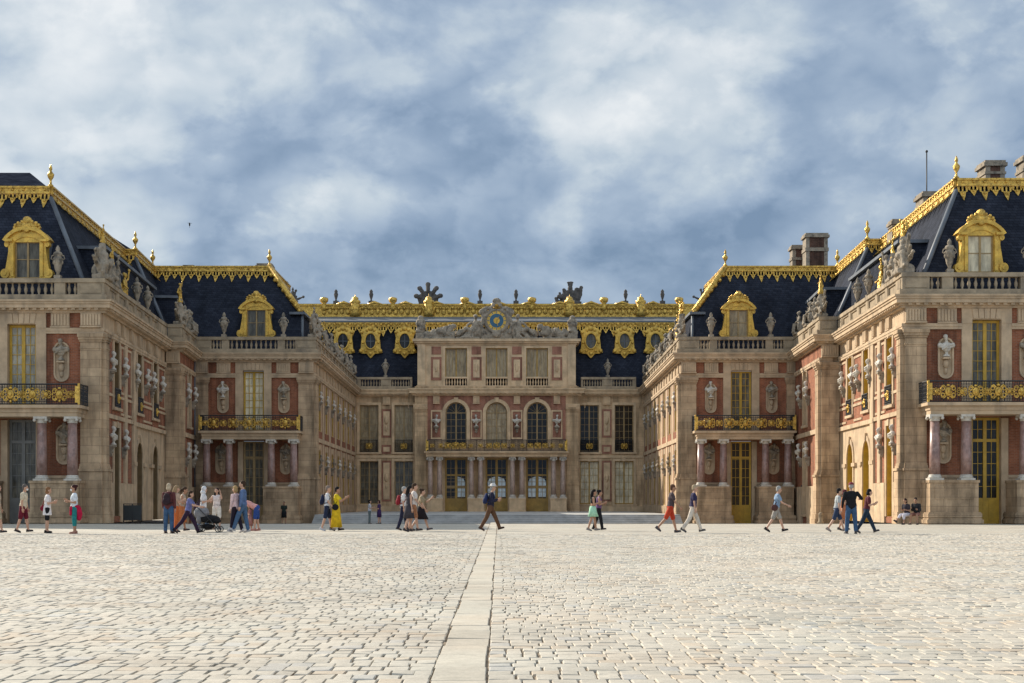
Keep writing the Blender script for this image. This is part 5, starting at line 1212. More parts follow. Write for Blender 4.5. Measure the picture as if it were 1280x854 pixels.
# ------------------------------------------------------------------ main block at the back of the marble court
def build_main():
    yb = 139.4; yc = 138.3; x0 = -0.17; xs = 7.75
    T = empty('palace_main_block', 'central palace block with arched windows and clock storey facing the courtyard', 'palace block', (x0, yb, 0.25))
    zb = 0.2
    # side bays
    for sx in (-1, 1):
        FS = Fr((x0 + sx * xs, yb), (x0 + sx * 14.2, yb), (0, -1)); L = FS.L
        cs = [1.1, 4.42]
        ops = []
        for c in cs: ops += [(c - 0.9, c + 0.9, 0.95, 5.05, False), (c - 0.9, c + 0.9, 5.9, 10.4, False)]
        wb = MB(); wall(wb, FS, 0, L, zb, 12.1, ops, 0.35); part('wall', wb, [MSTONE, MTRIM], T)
        tb = MB()
        for o in ops: surround(tb, FS, *o, 0.24, 0.07)
        tb.box(0, L, -0.01, 0.1, 5.35, 5.6, FS); tb.box(0, L, -0.01, 0.14, zb, 0.75, FS)
        m = (cs[0] + cs[1]) / 2
        triglyph(tb, FS, m - 0.35, m + 0.35, 10.5, 11.2)
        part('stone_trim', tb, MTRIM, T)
        for za, zc in ((1.2, 5.1), (5.75, 6.6), (7.3, 10.0)):
            pb = MB(); pb.m = 0; pb.box(m - 0.46, m + 0.46, -0.01, 0.05, za, zc, FS)
            pb.m = 1; pb.box(m - 0.3, m + 0.3, 0.045, 0.09, za + 0.2, zc - 0.2, FS)
            if zc - za > 2: pb.ell(FS.pt(m, 0.1, (za + zc) / 2 + 0.3), (0.2, 0.14, 0.4)); pb.ell(FS.pt(m, 0.1, (za + zc) / 2 - 0.5), (0.13, 0.1, 0.3))
            part('relief_panel', pb, [MBRICK, MTRIM], T)
        entablature(T, FS, 0.62, L - 0.6, 0, 0, gap=(0.7, L - 0.7))
        balustrade(T, FS, 0.3, L - 0.9, [(0.5, 2.3, 7), (3.3, 5.2, 7)], 0, 0, seg=6)
        for i, c in enumerate(cs):
            pal = (G_DARK if sx > 0 else G_TAN)
            put_window(T, FS, c, 1.8, 5.95, 4.45, 2, 7, False, BPAINT, pal, depth=0.25)
            put_window(T, FS, c, 1.8, 0.95, 4.1, 2, 6, False, OCHRE if sx > 0 else BPAINT, G_PALE if sx > 0 else G_MID, depth=0.25)
            link('balcony', RAIL_SMALL, T, FS.pt(c, 0.1, 5.9) - T.location, FS.rot)
        p = FS.pt(m + 0.1, -0.1, 13.06); urn_at(p.x, p.y, p.z, f'pale stone urn on the main block parapet, {"right" if sx > 0 else "left"} of the clock storey')
    # centre
    FC = Fr((x0 - xs, yc), (x0 + xs, yc), (0, -1)); L = FC.L; c0 = L / 2
    cs = [c0 - 3.84, c0, c0 + 3.84]
    ops = []
    for c in cs: ops += [(c - 1.05, c + 1.05, zb, 5.3, False), (c - 1.0, c + 1.0, 6.35, 10.6, True)]
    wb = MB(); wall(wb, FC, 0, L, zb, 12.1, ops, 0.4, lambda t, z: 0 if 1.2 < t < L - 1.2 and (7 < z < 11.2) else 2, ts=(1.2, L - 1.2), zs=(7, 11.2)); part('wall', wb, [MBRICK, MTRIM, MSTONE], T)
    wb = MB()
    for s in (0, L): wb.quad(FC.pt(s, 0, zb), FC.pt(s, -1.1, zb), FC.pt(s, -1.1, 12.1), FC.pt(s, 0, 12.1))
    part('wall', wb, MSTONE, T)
    tb = MB()
    for o in ops: surround(tb, FC, *o, 0.32, 0.1, sill=False)
    tb.box(1.2, L - 1.2, -0.01, 0.12, 5.4, 5.7, FC)
    for c in (c0 - 5.7, c0 - 1.92, c0 + 1.92, c0 + 5.7):
        tb.box(c - 0.52, c + 0.52, 0.0, 0.06, 7.1, 7.25, FC); tb.box(c - 0.52, c + 0.52, 0.0, 0.06, 9.7, 9.85, FC)
        tb.box(c - 0.52, c - 0.4, 0.0, 0.058, 7.25, 9.7, FC); tb.box(c + 0.4, c + 0.52, 0.0, 0.058, 7.25, 9.7, FC)
        triglyph(tb, FC, c - 0.3, c + 0.3, 10.5, 11.2)
    part('stone_trim', tb, MTRIM, T)
    pilaster(T, FC, 0.02, 1.1, zb); pilaster(T, FC, L - 1.1, L - 0.02, zb)
    entablature(T, FC, 0, L, 1, 1, gap=(1.2, L - 1.2))
    panes = [G_DARK, G_TAN, G_DARK]
    for c, p in zip(cs, panes): put_window(T, FC, c, 1.98, 6.37, 4.22, 2, 5, True, BPAINT, p, depth=0.28)
    for i, c in enumerate(cs):
        d = put_window(T, FC, c, 2.1, zb, 5.3 - zb, 1, 4, False, OCHRE, G_DARK, depth=0.28, stile=0.16, kick=1.3, transom=3.5, name='door')
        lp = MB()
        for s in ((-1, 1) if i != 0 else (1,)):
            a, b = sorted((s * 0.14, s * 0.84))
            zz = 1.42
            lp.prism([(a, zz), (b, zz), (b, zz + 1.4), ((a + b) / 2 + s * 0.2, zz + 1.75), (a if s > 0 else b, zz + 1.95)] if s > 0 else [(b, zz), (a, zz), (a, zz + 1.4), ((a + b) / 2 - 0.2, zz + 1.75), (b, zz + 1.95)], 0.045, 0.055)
        link('painted_daylight_pane', lp.mesh('painted_daylight_pane', G_DAYLIGHT), d)  # painted patch of daylight from the windows across the hall
        mu = MB()
        for s in (-1, 1):
            mu.box(s * 0.5 - 0.02, s * 0.5 + 0.02, 0.02, 0.06, 1.3, 5.0)
        for z in (1.42, 1.9, 2.38, 2.86): mu.box(-0.9, 0.9, 0.022, 0.058, z - 0.02, z + 0.02)
        mu.box(-0.9, 0.9, 0.015, 0.06, 2.28, 2.5)
        link('glazing_bars', mu.mesh('glazing_bars', BPAINT), d)
    for i, c in enumerate((c0 - 5.7, c0 - 1.92, c0 + 1.92, c0 + 5.7)):
        put_bust(FC, c, 0.24, 8.3, f'small bust between arched windows of the central block, {ORD[i]} from the left', 'busts on the central block', owner=T, sc=1.2)
    # portico of paired columns
    for i, c in enumerate((c0 - 5.78, c0 - 1.93, c0 + 1.93, c0 + 5.78)):
        pm = MB(); pm.box(c - 0.75, c + 0.75, 0.8, 2.0, zb, 1.38, FC); pm.box(c - 0.8, c + 0.8, 0.75, 2.05, 1.38, 1.5, FC); pm.box(c - 0.82, c + 0.82, 0.74, 2.06, zb, zb + 0.15, FC)
        part('pedestal', pm, MTRIM, T)
        for s in (-1, 1): put_column(T, FC.pt(c + s * 0.44, 1.4, 1.5), FC.rot, COLB, (1, 1, 1.16))
    bm = MB(); bm.box(c0 - 6.6, c0 + 6.6, 0.0, 1.85, 5.39, 5.6, FC); bm.box(c0 - 6.65, c0 + 6.65, 0, 1.92, 5.6, 5.75, FC); bm.box(c0 - 6.75, c0 + 6.75, 0, 2.1, 5.75, 5.88, FC)
    bal = part('balcony', bm, MTRIM, T); link('railing', RAIL_BACK, bal, FC.pt(c0, 1.95, 5.88) - T.location, FC.rot)
    # attic storey
    za = 11.88
    FA = Fr((x0 - xs + 0.25, yc + 0.25), (x0 + xs - 0.25, yc + 0.25), (0, -1)); LA = FA.L; ca = LA / 2
    ops = [(ca + d - 1.03, ca + d + 1.03, 12.05, 15.75, False) for d in (-3.84, 0, 3.84)]
    wb = MB(); wall(wb, FA, 0, LA, za, 16.6, ops, 0.4)
    for s in (0, LA): wb.quad(FA.pt(s, 0, za), FA.pt(s, -5, za), FA.pt(s, -5, 16.6), FA.pt(s, 0, 16.6))
    part('wall', wb, [MTRIM, MTRIM], T)
    tb = MB()
    for o in ops: surround(tb, FA, *o, 0.22, 0.07, sill=False)
    tb.box(-0.1, LA + 0.1, -0.01, 0.12, za, 12.2, FA)
    for w, z0, z1 in ((0.12, 16.05, 16.2), (0.3, 16.2, 16.36), (0.45, 16.36, 16.6)): tb.box(-w, LA + w, -5, w, z0, z1, FA)
    for a, b in ((0, 0.75), (LA - 0.75, LA)): tb.box(a, b, -0.01, 0.14, 12.2, 16.05, FA)
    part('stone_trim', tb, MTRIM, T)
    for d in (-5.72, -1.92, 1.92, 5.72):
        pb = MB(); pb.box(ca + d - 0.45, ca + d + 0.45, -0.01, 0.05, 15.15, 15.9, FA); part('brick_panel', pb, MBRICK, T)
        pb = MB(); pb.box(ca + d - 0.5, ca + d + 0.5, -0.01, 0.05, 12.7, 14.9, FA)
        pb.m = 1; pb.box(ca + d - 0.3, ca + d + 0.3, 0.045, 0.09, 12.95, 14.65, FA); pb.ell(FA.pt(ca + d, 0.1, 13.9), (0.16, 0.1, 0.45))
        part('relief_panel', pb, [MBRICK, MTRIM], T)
    for d in (-3.84, 0, 3.84):
        put_window(T, FA, ca + d, 2.06, 12.9, 2.85, 3, 1, False, OCHRE, G_TAN, depth=0.25, mull=0.02)
        bb = MB(); f = FA.pt(ca + d, 0, 12.05)
        for i in range(8): bb.lathe(FA.pt(ca + d - 0.9 + 1.8 * i / 7, -0.1, 12.2), [(r * 1.1, z * 1.25) for r, z in BALUSTER], 6)
        bb.box(ca + d - 1.03, ca + d + 1.03, -0.2, 0.05, 12.87, 13.03, FA)
        part('balustrade', bb, MTRIM, T)
    # roof: slate, gilded frieze, lead slope
    rb = MB(); X = 20.5
    rb.quad((-X, 140.6, 12), (X, 140.6, 12), (X, 142.2, 17.9), (-X, 142.2, 17.9))
    rb.quad((-X, 146.8, 21.0), (X, 146.8, 21.0), (X, 149, 21.2), (-X, 149, 21.2))
    rb.quad((-X, 149, 21.2), (X, 149, 21.2), (X, 149, 0), (-X, 149, 0))
    rb.quad((-13.9, 139.5, 11.9), (13.9, 139.5, 11.9), (13.9, 141, 11.9), (-13.9, 141, 11.9))
    rf = part('roof', rb, SLATE, T)
    lb = MB(); lb.quad((-X, 141.9, 18.72), (X, 141.9, 18.72), (X, 146.6, 19.75), (-X, 146.6, 19.75)); lb.box(-X, X, 141.75, 141.9, 18.6, 18.74)
    link('lead_slope', lb.mesh('lead_slope', LEAD, T.location), rf)
    gb = MB(); ROOFTOP_REF[0] = 18.2; fr = crest_band(gb, (-17.5, 142.0), (17.5, 142.0), (0, -1), 17.95, 18.6, 1.0, 0.75, 0.27)
    for i in range(70): gb.ell((-17.4 + 0.5 * i, 141.8, 18.4), (0.18, 0.1, 0.12), None, 6, 4)
    link('gilded_frieze', gb.mesh('gilded_frieze', GOLD, T.location), rf)
    gb = MB(); gb.box(-X, X, 146.5, 146.8, 19.7, 20.35); gb.box(-X, X, 146.42, 146.85, 20.85, 21.02)
    gb.box(-X, X, 146.6, 146.75, 20.35, 20.85); gb.box(-X, X, 146.4, 146.85, 19.68, 19.82)
    rnd = random.Random(3)
    for i in range(60):
        x = -17.5 + 0.6 * i
        gb.ell((x, 146.45, 20.2 + 0.06 * (i % 2)), (0.24, 0.12, 0.3), None, 7, 5); gb.ell((x + 0.3, 146.42, 20.6), (0.14, 0.1, 0.16), None, 6, 4)
        gb.tube([(x - 0.25, 146.42, 20.75), (x, 146.38, 20.5 + rnd.uniform(-0.08, 0.08)), (x + 0.25, 146.42, 20.75)], 0.06, 5)
    for i in range(11):
        x = -15.5 + 3.1 * i
        gb.tube([(x - 0.8, 146.5, 20.95), (x - 0.35, 146.45, 21.06), (x, 146.45, 21.16), (x + 0.35, 146.45, 21.06), (x + 0.8, 146.5, 20.95)], [0.08, 0.12, 0.17, 0.12, 0.08], 6)
    link('ridge_ornament', gb.mesh('ridge_ornament', GOLD, T.location), rf)
    fb = MB(); fb.lathe((0, 0, 0), [(0.55, -1.2), (0.6, -0.7), (0.45, -0.4), (0.5, -0.1), (0.42, 0), (0.55, 0.15), (0.5, 0.35), (0.3, 0.45), (0.34, 0.6), (0.2, 0.72), (0.05, 0.78), (0.02, 1.0)], 12)
    for q in range(6): fb.ell((0.5 * math.cos(q * PI / 3), 0.5 * math.sin(q * PI / 3), -0.55), (0.18, 0.18, 0.3), None, 6, 5)
    big = fb.mesh('finial', GOLD)
    fb = MB(); fb.lathe((0, 0, 0), [(0.22, -0.9), (0.25, -0.4), (0.16, -0.2), (0.4, 0.05), (0.44, 0.3), (0.38, 0.42), (0.1, 0.5)], 10)
    small = fb.mesh('finial', GOLD)
    for px in (443, 535, 711, 800): link('finial', big, rf, Vector(((px - 622) * 0.0802, 146.5, 21.0)) - T.location)
    for px in (404, 490, 580, 664, 754, 848): link('finial', small, rf, Vector(((px - 622) * 0.0802, 146.5, 21.2)) - T.location)
    # gilded bull's-eye dormers
    ob = MB(); n = 20
    out = [(-0.75, 1.3), (-1.0, 1.05), (-0.85, 0.5), (-0.92, 0.0), (-0.95, -0.5), (-1.15, -0.95), (-0.75, -1.05), (-0.4, -1.05), (-0.1, -1.42), (0, -1.5)]
    out = out + [(-x, z) for x, z in reversed(out[:-1])] + [(0.5, 1.45), (0, 1.55), (-0.5, 1.45)]
    inn = []
    for x, z in out:
        a = math.atan2(z - 0.15, x); inn.append((0.5 * math.cos(a), 0.15 + 0.72 * math.sin(a)))
    N = len(out)
    P = [(x, -0.15, z) for x, z in out] + [(x, -0.25, z) for x, z in inn] + [(x, 0.35, z) for x, z in out] + [(x, 0.1, z) for x, z in inn]
    ob.add(P, [f for k in range(N) for f in ((k, (k + 1) % N, (k + 1) % N + N, k + N), (k, k + 2 * N, (k + 1) % N + 2 * N, (k + 1) % N), (k + N, (k + 1) % N + N, (k + 1) % N + 3 * N, k + 3 * N))])
    ov = [(0.55 * math.cos(2 * PI * k / 20), -0.28, 0.15 + 0.78 * math.sin(2 * PI * k / 20)) for k in range(21)]
    ob.tube(ov, 0.08, 6)
    for x, z, r in ((0, 1.35, 0.24), (-0.35, 1.2, 0.16), (0.35, 1.2, 0.16), (-0.85, 1.0, 0.17), (0.85, 1.0, 0.17), (-0.95, -0.8, 0.2), (0.95, -0.8, 0.2), (0, -1.05, 0.2), (-0.75, 0, 0.14), (0.75, 0, 0.14), (-0.45, -0.8, 0.14), (0.45, -0.8, 0.14)): ob.ell((x, -0.2, z), (r, 0.12, r), None, 8, 5)
    obm = ob.mesh('bullseye_surround', GOLDSMOOTH)
    pb = MB(); pb.prism([(0.52 * math.cos(2 * PI * k / 20), 0.15 + 0.74 * math.sin(2 * PI * k / 20)) for k in range(20)], -0.1, -0.08)
    pm = {False: pb.mesh('oval_pane', G_DARK), True: pb.mesh('oval_pane', G_MID)}
    bar = MB(); bar.box(-0.03, 0.03, -0.14, -0.1, -0.55, 0.85); bar.box(-0.5, 0.5, -0.135, -0.1, 0.12, 0.18)
    barm = bar.mesh('glazing_bar', LEAD)
    lb = MB(); lb.box(-0.55, 0.55, 0.3, 1.6, -0.5, 0.9); lbm = lb.mesh('dormer_body', LEAD)
    for px in (429, 463.5, 506, 738.5, 780.5, 819):
        x = (px - 623) * 141.4 / FOC
        o = link('dormer', obm, rf, Vector((x, 141.35, 16.55)) - T.location)
        link('pane', pm[px > 600], o); link('glazing_bar', barm, o); link('lead_hood', lbm, o)
    # clock group on the attic: separate carved things
    zc = 16.6
    C = empty('clock', 'blue and gold palace clock in a carved stone frame above the attic', 'clock', (x0, yc + 0.3, zc))
    fb = MB()
    ring = [(1.05 * math.cos(2 * PI * k / 24), -0.2, 1.72 + 1.05 * math.sin(2 * PI * k / 24)) for k in range(25)]
    fb.prism([(1.15 * math.cos(2 * PI * k / 24), 1.72 + 1.15 * math.sin(2 * PI * k / 24)) for k in range(24)], -0.1, 0.5)
    fb.prism([(-1.5, 0), (1.5, 0), (1.35, 0.6), (1.0, 1.0), (-1.0, 1.0), (-1.35, 0.6)], -0.2, 0.5)
    fb.tube(ring, 0.2, 8)
    for s in (-1, 1):
        fb.tube([(s * 1.15, -0.1, 0.5), (s * 1.45, -0.1, 1.2), (s * 1.2, -0.1, 2.0), (s * 1.35, -0.1, 2.5), (s * 0.9, -0.1, 2.75)], [0.25, 0.2, 0.22, 0.25, 0.2], 8)
        fb.ell((s * 1.35, -0.1, 2.55), (0.35, 0.25, 0.3)); fb.tube([(s * 0.5, -0.1, 2.9), (s * 1.0, -0.1, 2.95), (s * 1.6, -0.1, 2.7)], [0.2, 0.16, 0.08], 7)
    fb.ell((0, -0.1, 3.15), (0.55, 0.3, 0.45)); fb.ell((0, -0.15, 3.6), (0.42, 0.25, 0.3)); fb.ell((0, -0.2, 0.45), (0.5, 0.25, 0.35))
    link('frame', remesh(fb, 0.05, STATUE, 'clock_frame', 1, 0.03), C)
    db = MB(); circ = lambda r, n=28: [(r * math.cos(2 * PI * k / n), 1.72 + r * math.sin(2 * PI * k / n)) for k in range(n)]
    db.m = 1; db.prism(circ(0.92), -0.32, -0.2)
    db.m = 0; db.prism(circ(0.66), -0.335, -0.321)
    db.m = 1; db.prism(circ(0.3), -0.36, -0.336)
    db.m = 0
    for k in range(12):
        a = k * PI / 6; r0, r1 = 0.71, 0.88
        dx, dz = math.cos(a), math.sin(a); q = 0.035
        db.prism([(dx * r0 - dz * q, 1.72 + dz * r0 + dx * q), (dx * r1 - dz * q, 1.72 + dz * r1 + dx * q), (dx * r1 + dz * q, 1.72 + dz * r1 - dx * q), (dx * r0 + dz * q, 1.72 + dz * r0 - dx * q)], -0.335, -0.321)
    link('dial', db.mesh('clock_dial', [CLOCKBLUE, GOLDSMOOTH]), C)
    hb = MB(); hb.tube([(0, -0.38, 1.72), (0.25, -0.38, 2.1)], 0.035, 5); hb.tube([(0, -0.39, 1.72), (0.1, -0.39, 1.2)], 0.03, 5); hb.ell((0, -0.37, 1.72), 0.07)
    link('hands', hb.mesh('clock_hands', GOLD), C)
    gb = MB(); gb.tube([(-0.35, -0.3, 2.95), (0, -0.36, 2.88), (0.35, -0.3, 2.95)], 0.1, 6); gb.ell((0, -0.4, 3.1), (0.2, 0.08, 0.2))
    link('gilded_crest', gb.mesh('clock_crest', GOLDDARK), C)
    for s in (-1, 1):
        w = 'left' if s < 0 else 'right'
        rb = MB(); r = random.Random(11 + s)
        # reclining figure beside the clock with trailing drapery and arms
        rb.ell((s * 1.7, 0.1, 0.9), (0.5, 0.3, 0.9)); rb.ell((s * 3.2, 0.1, 0.5), (0.8, 0.3, 0.5)); rb.ell((s * 2.1, 0, 0.75), (0.5, 0.4, 0.65)); rb.ell((s * 2.0, 0, 1.35), (0.38, 0.3, 0.42)); rb.tube([(s * 2.0, 0, 1.6), (s * 1.98, 0, 1.95)], 0.12); rb.ell((s * 1.98, -0.03, 2.12), (0.19, 0.21, 0.24)); rb.ell((s * 2.02, 0.05, 2.2), 0.2)
        rb.tube([(s * 1.75, -0.1, 1.6), (s * 1.5, -0.2, 1.3), (s * 1.25, -0.3, 1.5)], [0.14, 0.11, 0.09]); rb.tube([(s * 2.35, 0, 1.6), (s * 2.75, -0.1, 1.35), (s * 2.9, -0.2, 1.0)], [0.14, 0.11, 0.09])
        rb.tube([(s * 2.2, -0.2, 0.7), (s * 2.95, -0.4, 0.95), (s * 3.6, -0.3, 0.35)], [0.28, 0.22, 0.14]); rb.tube([(s * 2.2, 0.1, 0.6), (s * 3.0, 0, 0.6), (s * 3.8, 0.1, 0.25)], [0.28, 0.22, 0.14])
        for k in range(8): rb.tube([(s * r.uniform(1.7, 2.8), -0.3, r.uniform(0.6, 1.1)), (s * r.uniform(1.8, 3.4), -0.45, 0.1)], [0.1, 0.12], 6)
        rb.box(*sorted((s * 1.6, s * 3.9)), -0.5, 0.4, 0, 0.12)
        o = link('statue', remesh(rb, 0.05, STATUE, 'statue', 1, 0.03), None, (x0, yc + 0.3, zc)); tag(o, f'large reclining stone figure leaning on the {w} side of the clock', 'statue', 'clock figures')
        rb = MB(); rb.box(*sorted((s * 3.95, s * 6.9)), -0.45, 0.4, 0, 0.12)
        for k in range(16):
            x = 4.1 + 0.17 * k; rb.ell((s * x, r.uniform(-0.25, 0.2), r.uniform(0.25, 1.25 - 0.28 * (x - 4.1))), (r.uniform(0.2, 0.38), 0.28, r.uniform(0.25, 0.45)))
        for k in range(12):
            x = r.uniform(4.1, 6.6); a = r.uniform(-0.9, 0.9); rb.tube([(s * x, -0.1, 0.3), (s * (x + 0.7 * math.sin(a)), -0.15, 0.45 + 0.7 * math.cos(a))], [0.1, 0.04], 6)
        rb.ell((s * 4.7, -0.35, 0.75), (0.5, 0.15, 0.5))
        o = link('trophy', remesh(rb, 0.05, STATUE, 'trophy', 1, 0.03), None, (x0, yc + 0.3, zc)); tag(o, f'long carved trophy of arms on the attic edge, {w} of the clock', 'statue', 'clock figures')
        rb = MB(); rb.box(-0.45, 0.45, -0.4, 0.4, 0, 0.5); rb.ell((0, 0, 0.9), (0.45, 0.35, 0.5)); rb.ell((0, -0.05, 1.5), (0.5, 0.35, 0.5)); rb.ell((0, 0, 2.0), (0.3, 0.28, 0.25))
        for k in range(8): rb.ell((r.uniform(-0.45, 0.45), -0.25, r.uniform(0.4, 1.8)), 0.18)
        o = link('trophy', remesh(rb, 0.05, STATUE, 'trophy', 1, 0.03), None, (x0 + s * 7.2, yc + 0.35, zc)); tag(o, f'upright carved trophy on the {w} end of the clock storey', 'statue', 'clock figures')
    # garden range behind: its parapet with dark trophies and vases against the sky
    G = empty('palace_garden_range', 'far garden side range of the palace showing only its parapet above the gilding', 'palace range', (0, 160, 0))
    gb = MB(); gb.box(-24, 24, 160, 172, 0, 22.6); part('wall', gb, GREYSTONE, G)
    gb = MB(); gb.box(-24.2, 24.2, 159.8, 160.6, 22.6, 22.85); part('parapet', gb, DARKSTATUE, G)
    for px, sc in ((420, 1), (464, 1), (600, 1), (645, 1), (782, 1), (828, 1)):
        x = (px - CX) * 160.2 / FOC
        side = 'left' if px < 623 else 'right'
        wn = {420: 'leftmost', 464: 'second from the left', 600: 'just left of the clock', 645: 'just right of the clock', 782: 'second from the right', 828: 'rightmost'}[px]
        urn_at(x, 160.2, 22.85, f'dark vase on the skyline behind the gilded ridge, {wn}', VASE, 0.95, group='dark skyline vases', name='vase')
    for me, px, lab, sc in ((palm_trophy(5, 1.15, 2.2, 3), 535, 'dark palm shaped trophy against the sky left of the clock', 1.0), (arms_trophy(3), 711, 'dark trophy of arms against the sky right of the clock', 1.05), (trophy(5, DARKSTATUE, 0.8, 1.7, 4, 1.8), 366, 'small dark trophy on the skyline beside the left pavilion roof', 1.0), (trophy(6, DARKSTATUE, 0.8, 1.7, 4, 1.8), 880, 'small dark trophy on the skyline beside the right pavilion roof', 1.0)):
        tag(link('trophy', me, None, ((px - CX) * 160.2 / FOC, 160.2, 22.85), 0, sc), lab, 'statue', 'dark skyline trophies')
def palm_trophy(n, spread, L, seed):
    rnd = random.Random(seed); mb = MB(); mb.box(-1.0, 1.0, -0.3, 0.3, 0, 0.2); mb.ell((0, 0, 0.5), (1.15, 0.35, 1.0))
    for i in range(n):
        a = -spread + 2 * spread * i / (n - 1); l = L * (1.0 - 0.22 * abs(a) / spread) * rnd.uniform(0.92, 1.05)
        dx, dz = math.sin(a), math.cos(a)
        mb.tube([(dx * 0.25, 0, 0.3 + dz * 0.1), (dx * l * 0.45, 0, 0.3 + dz * l * 0.5), (dx * l * 0.8, 0.05, 0.3 + dz * l * 0.85), (dx * l * 0.98 + 0.1 * dx, 0.05, 0.3 + dz * l * 0.95)], [0.2, 0.36, 0.4, 0.16], 8, 0.6)
        mb.ell((dx * l * 0.86, 0, 0.3 + dz * l * 0.88), (0.3, 0.22, 0.26))
    return remesh(mb, 0.05, DARKSTATUE, 'trophy', 1, 0.04)
def arms_trophy(seed):
    rnd = random.Random(seed); mb = MB(); mb.box(-1.3, 1.3, -0.3, 0.3, 0, 0.25)
    for x, h, r in ((-1.35, 0.6, 0.2), (-0.95, 1.15, 0.17), (-0.5, 1.5, 0.22), (0.0, 1.0, 0.6), (0.15, 2.05, 0.3), (0.6, 1.1, 0.45), (0.85, 1.5, 0.3), (1.3, 1.75, 0.22)):
        mb.tube([(x * 0.7, 0, 0.1), (x * 0.92, 0, h * 0.6), (x, 0, h)], [r * 0.8, r, r * 0.7], 8); mb.ell((x, 0, h), (r * 0.95, r * 0.7, r * 0.8))
    mb.ell((0.15, 0, 2.25), (0.38, 0.2, 0.12)); mb.ell((0, 0, 0.6), (0.9, 0.3, 0.6))
    for k in range(10): mb.ell((rnd.uniform(-1.1, 1.1), -0.15, rnd.uniform(0.3, 0.9)), rnd.uniform(0.15, 0.28))
    return remesh(mb, 0.05, DARKSTATUE, 'trophy', 1, 0.04)
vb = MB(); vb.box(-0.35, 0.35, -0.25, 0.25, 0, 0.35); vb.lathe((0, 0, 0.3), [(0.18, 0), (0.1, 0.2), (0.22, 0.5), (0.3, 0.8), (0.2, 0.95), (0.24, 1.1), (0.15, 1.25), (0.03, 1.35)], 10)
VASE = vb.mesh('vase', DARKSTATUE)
build_main()

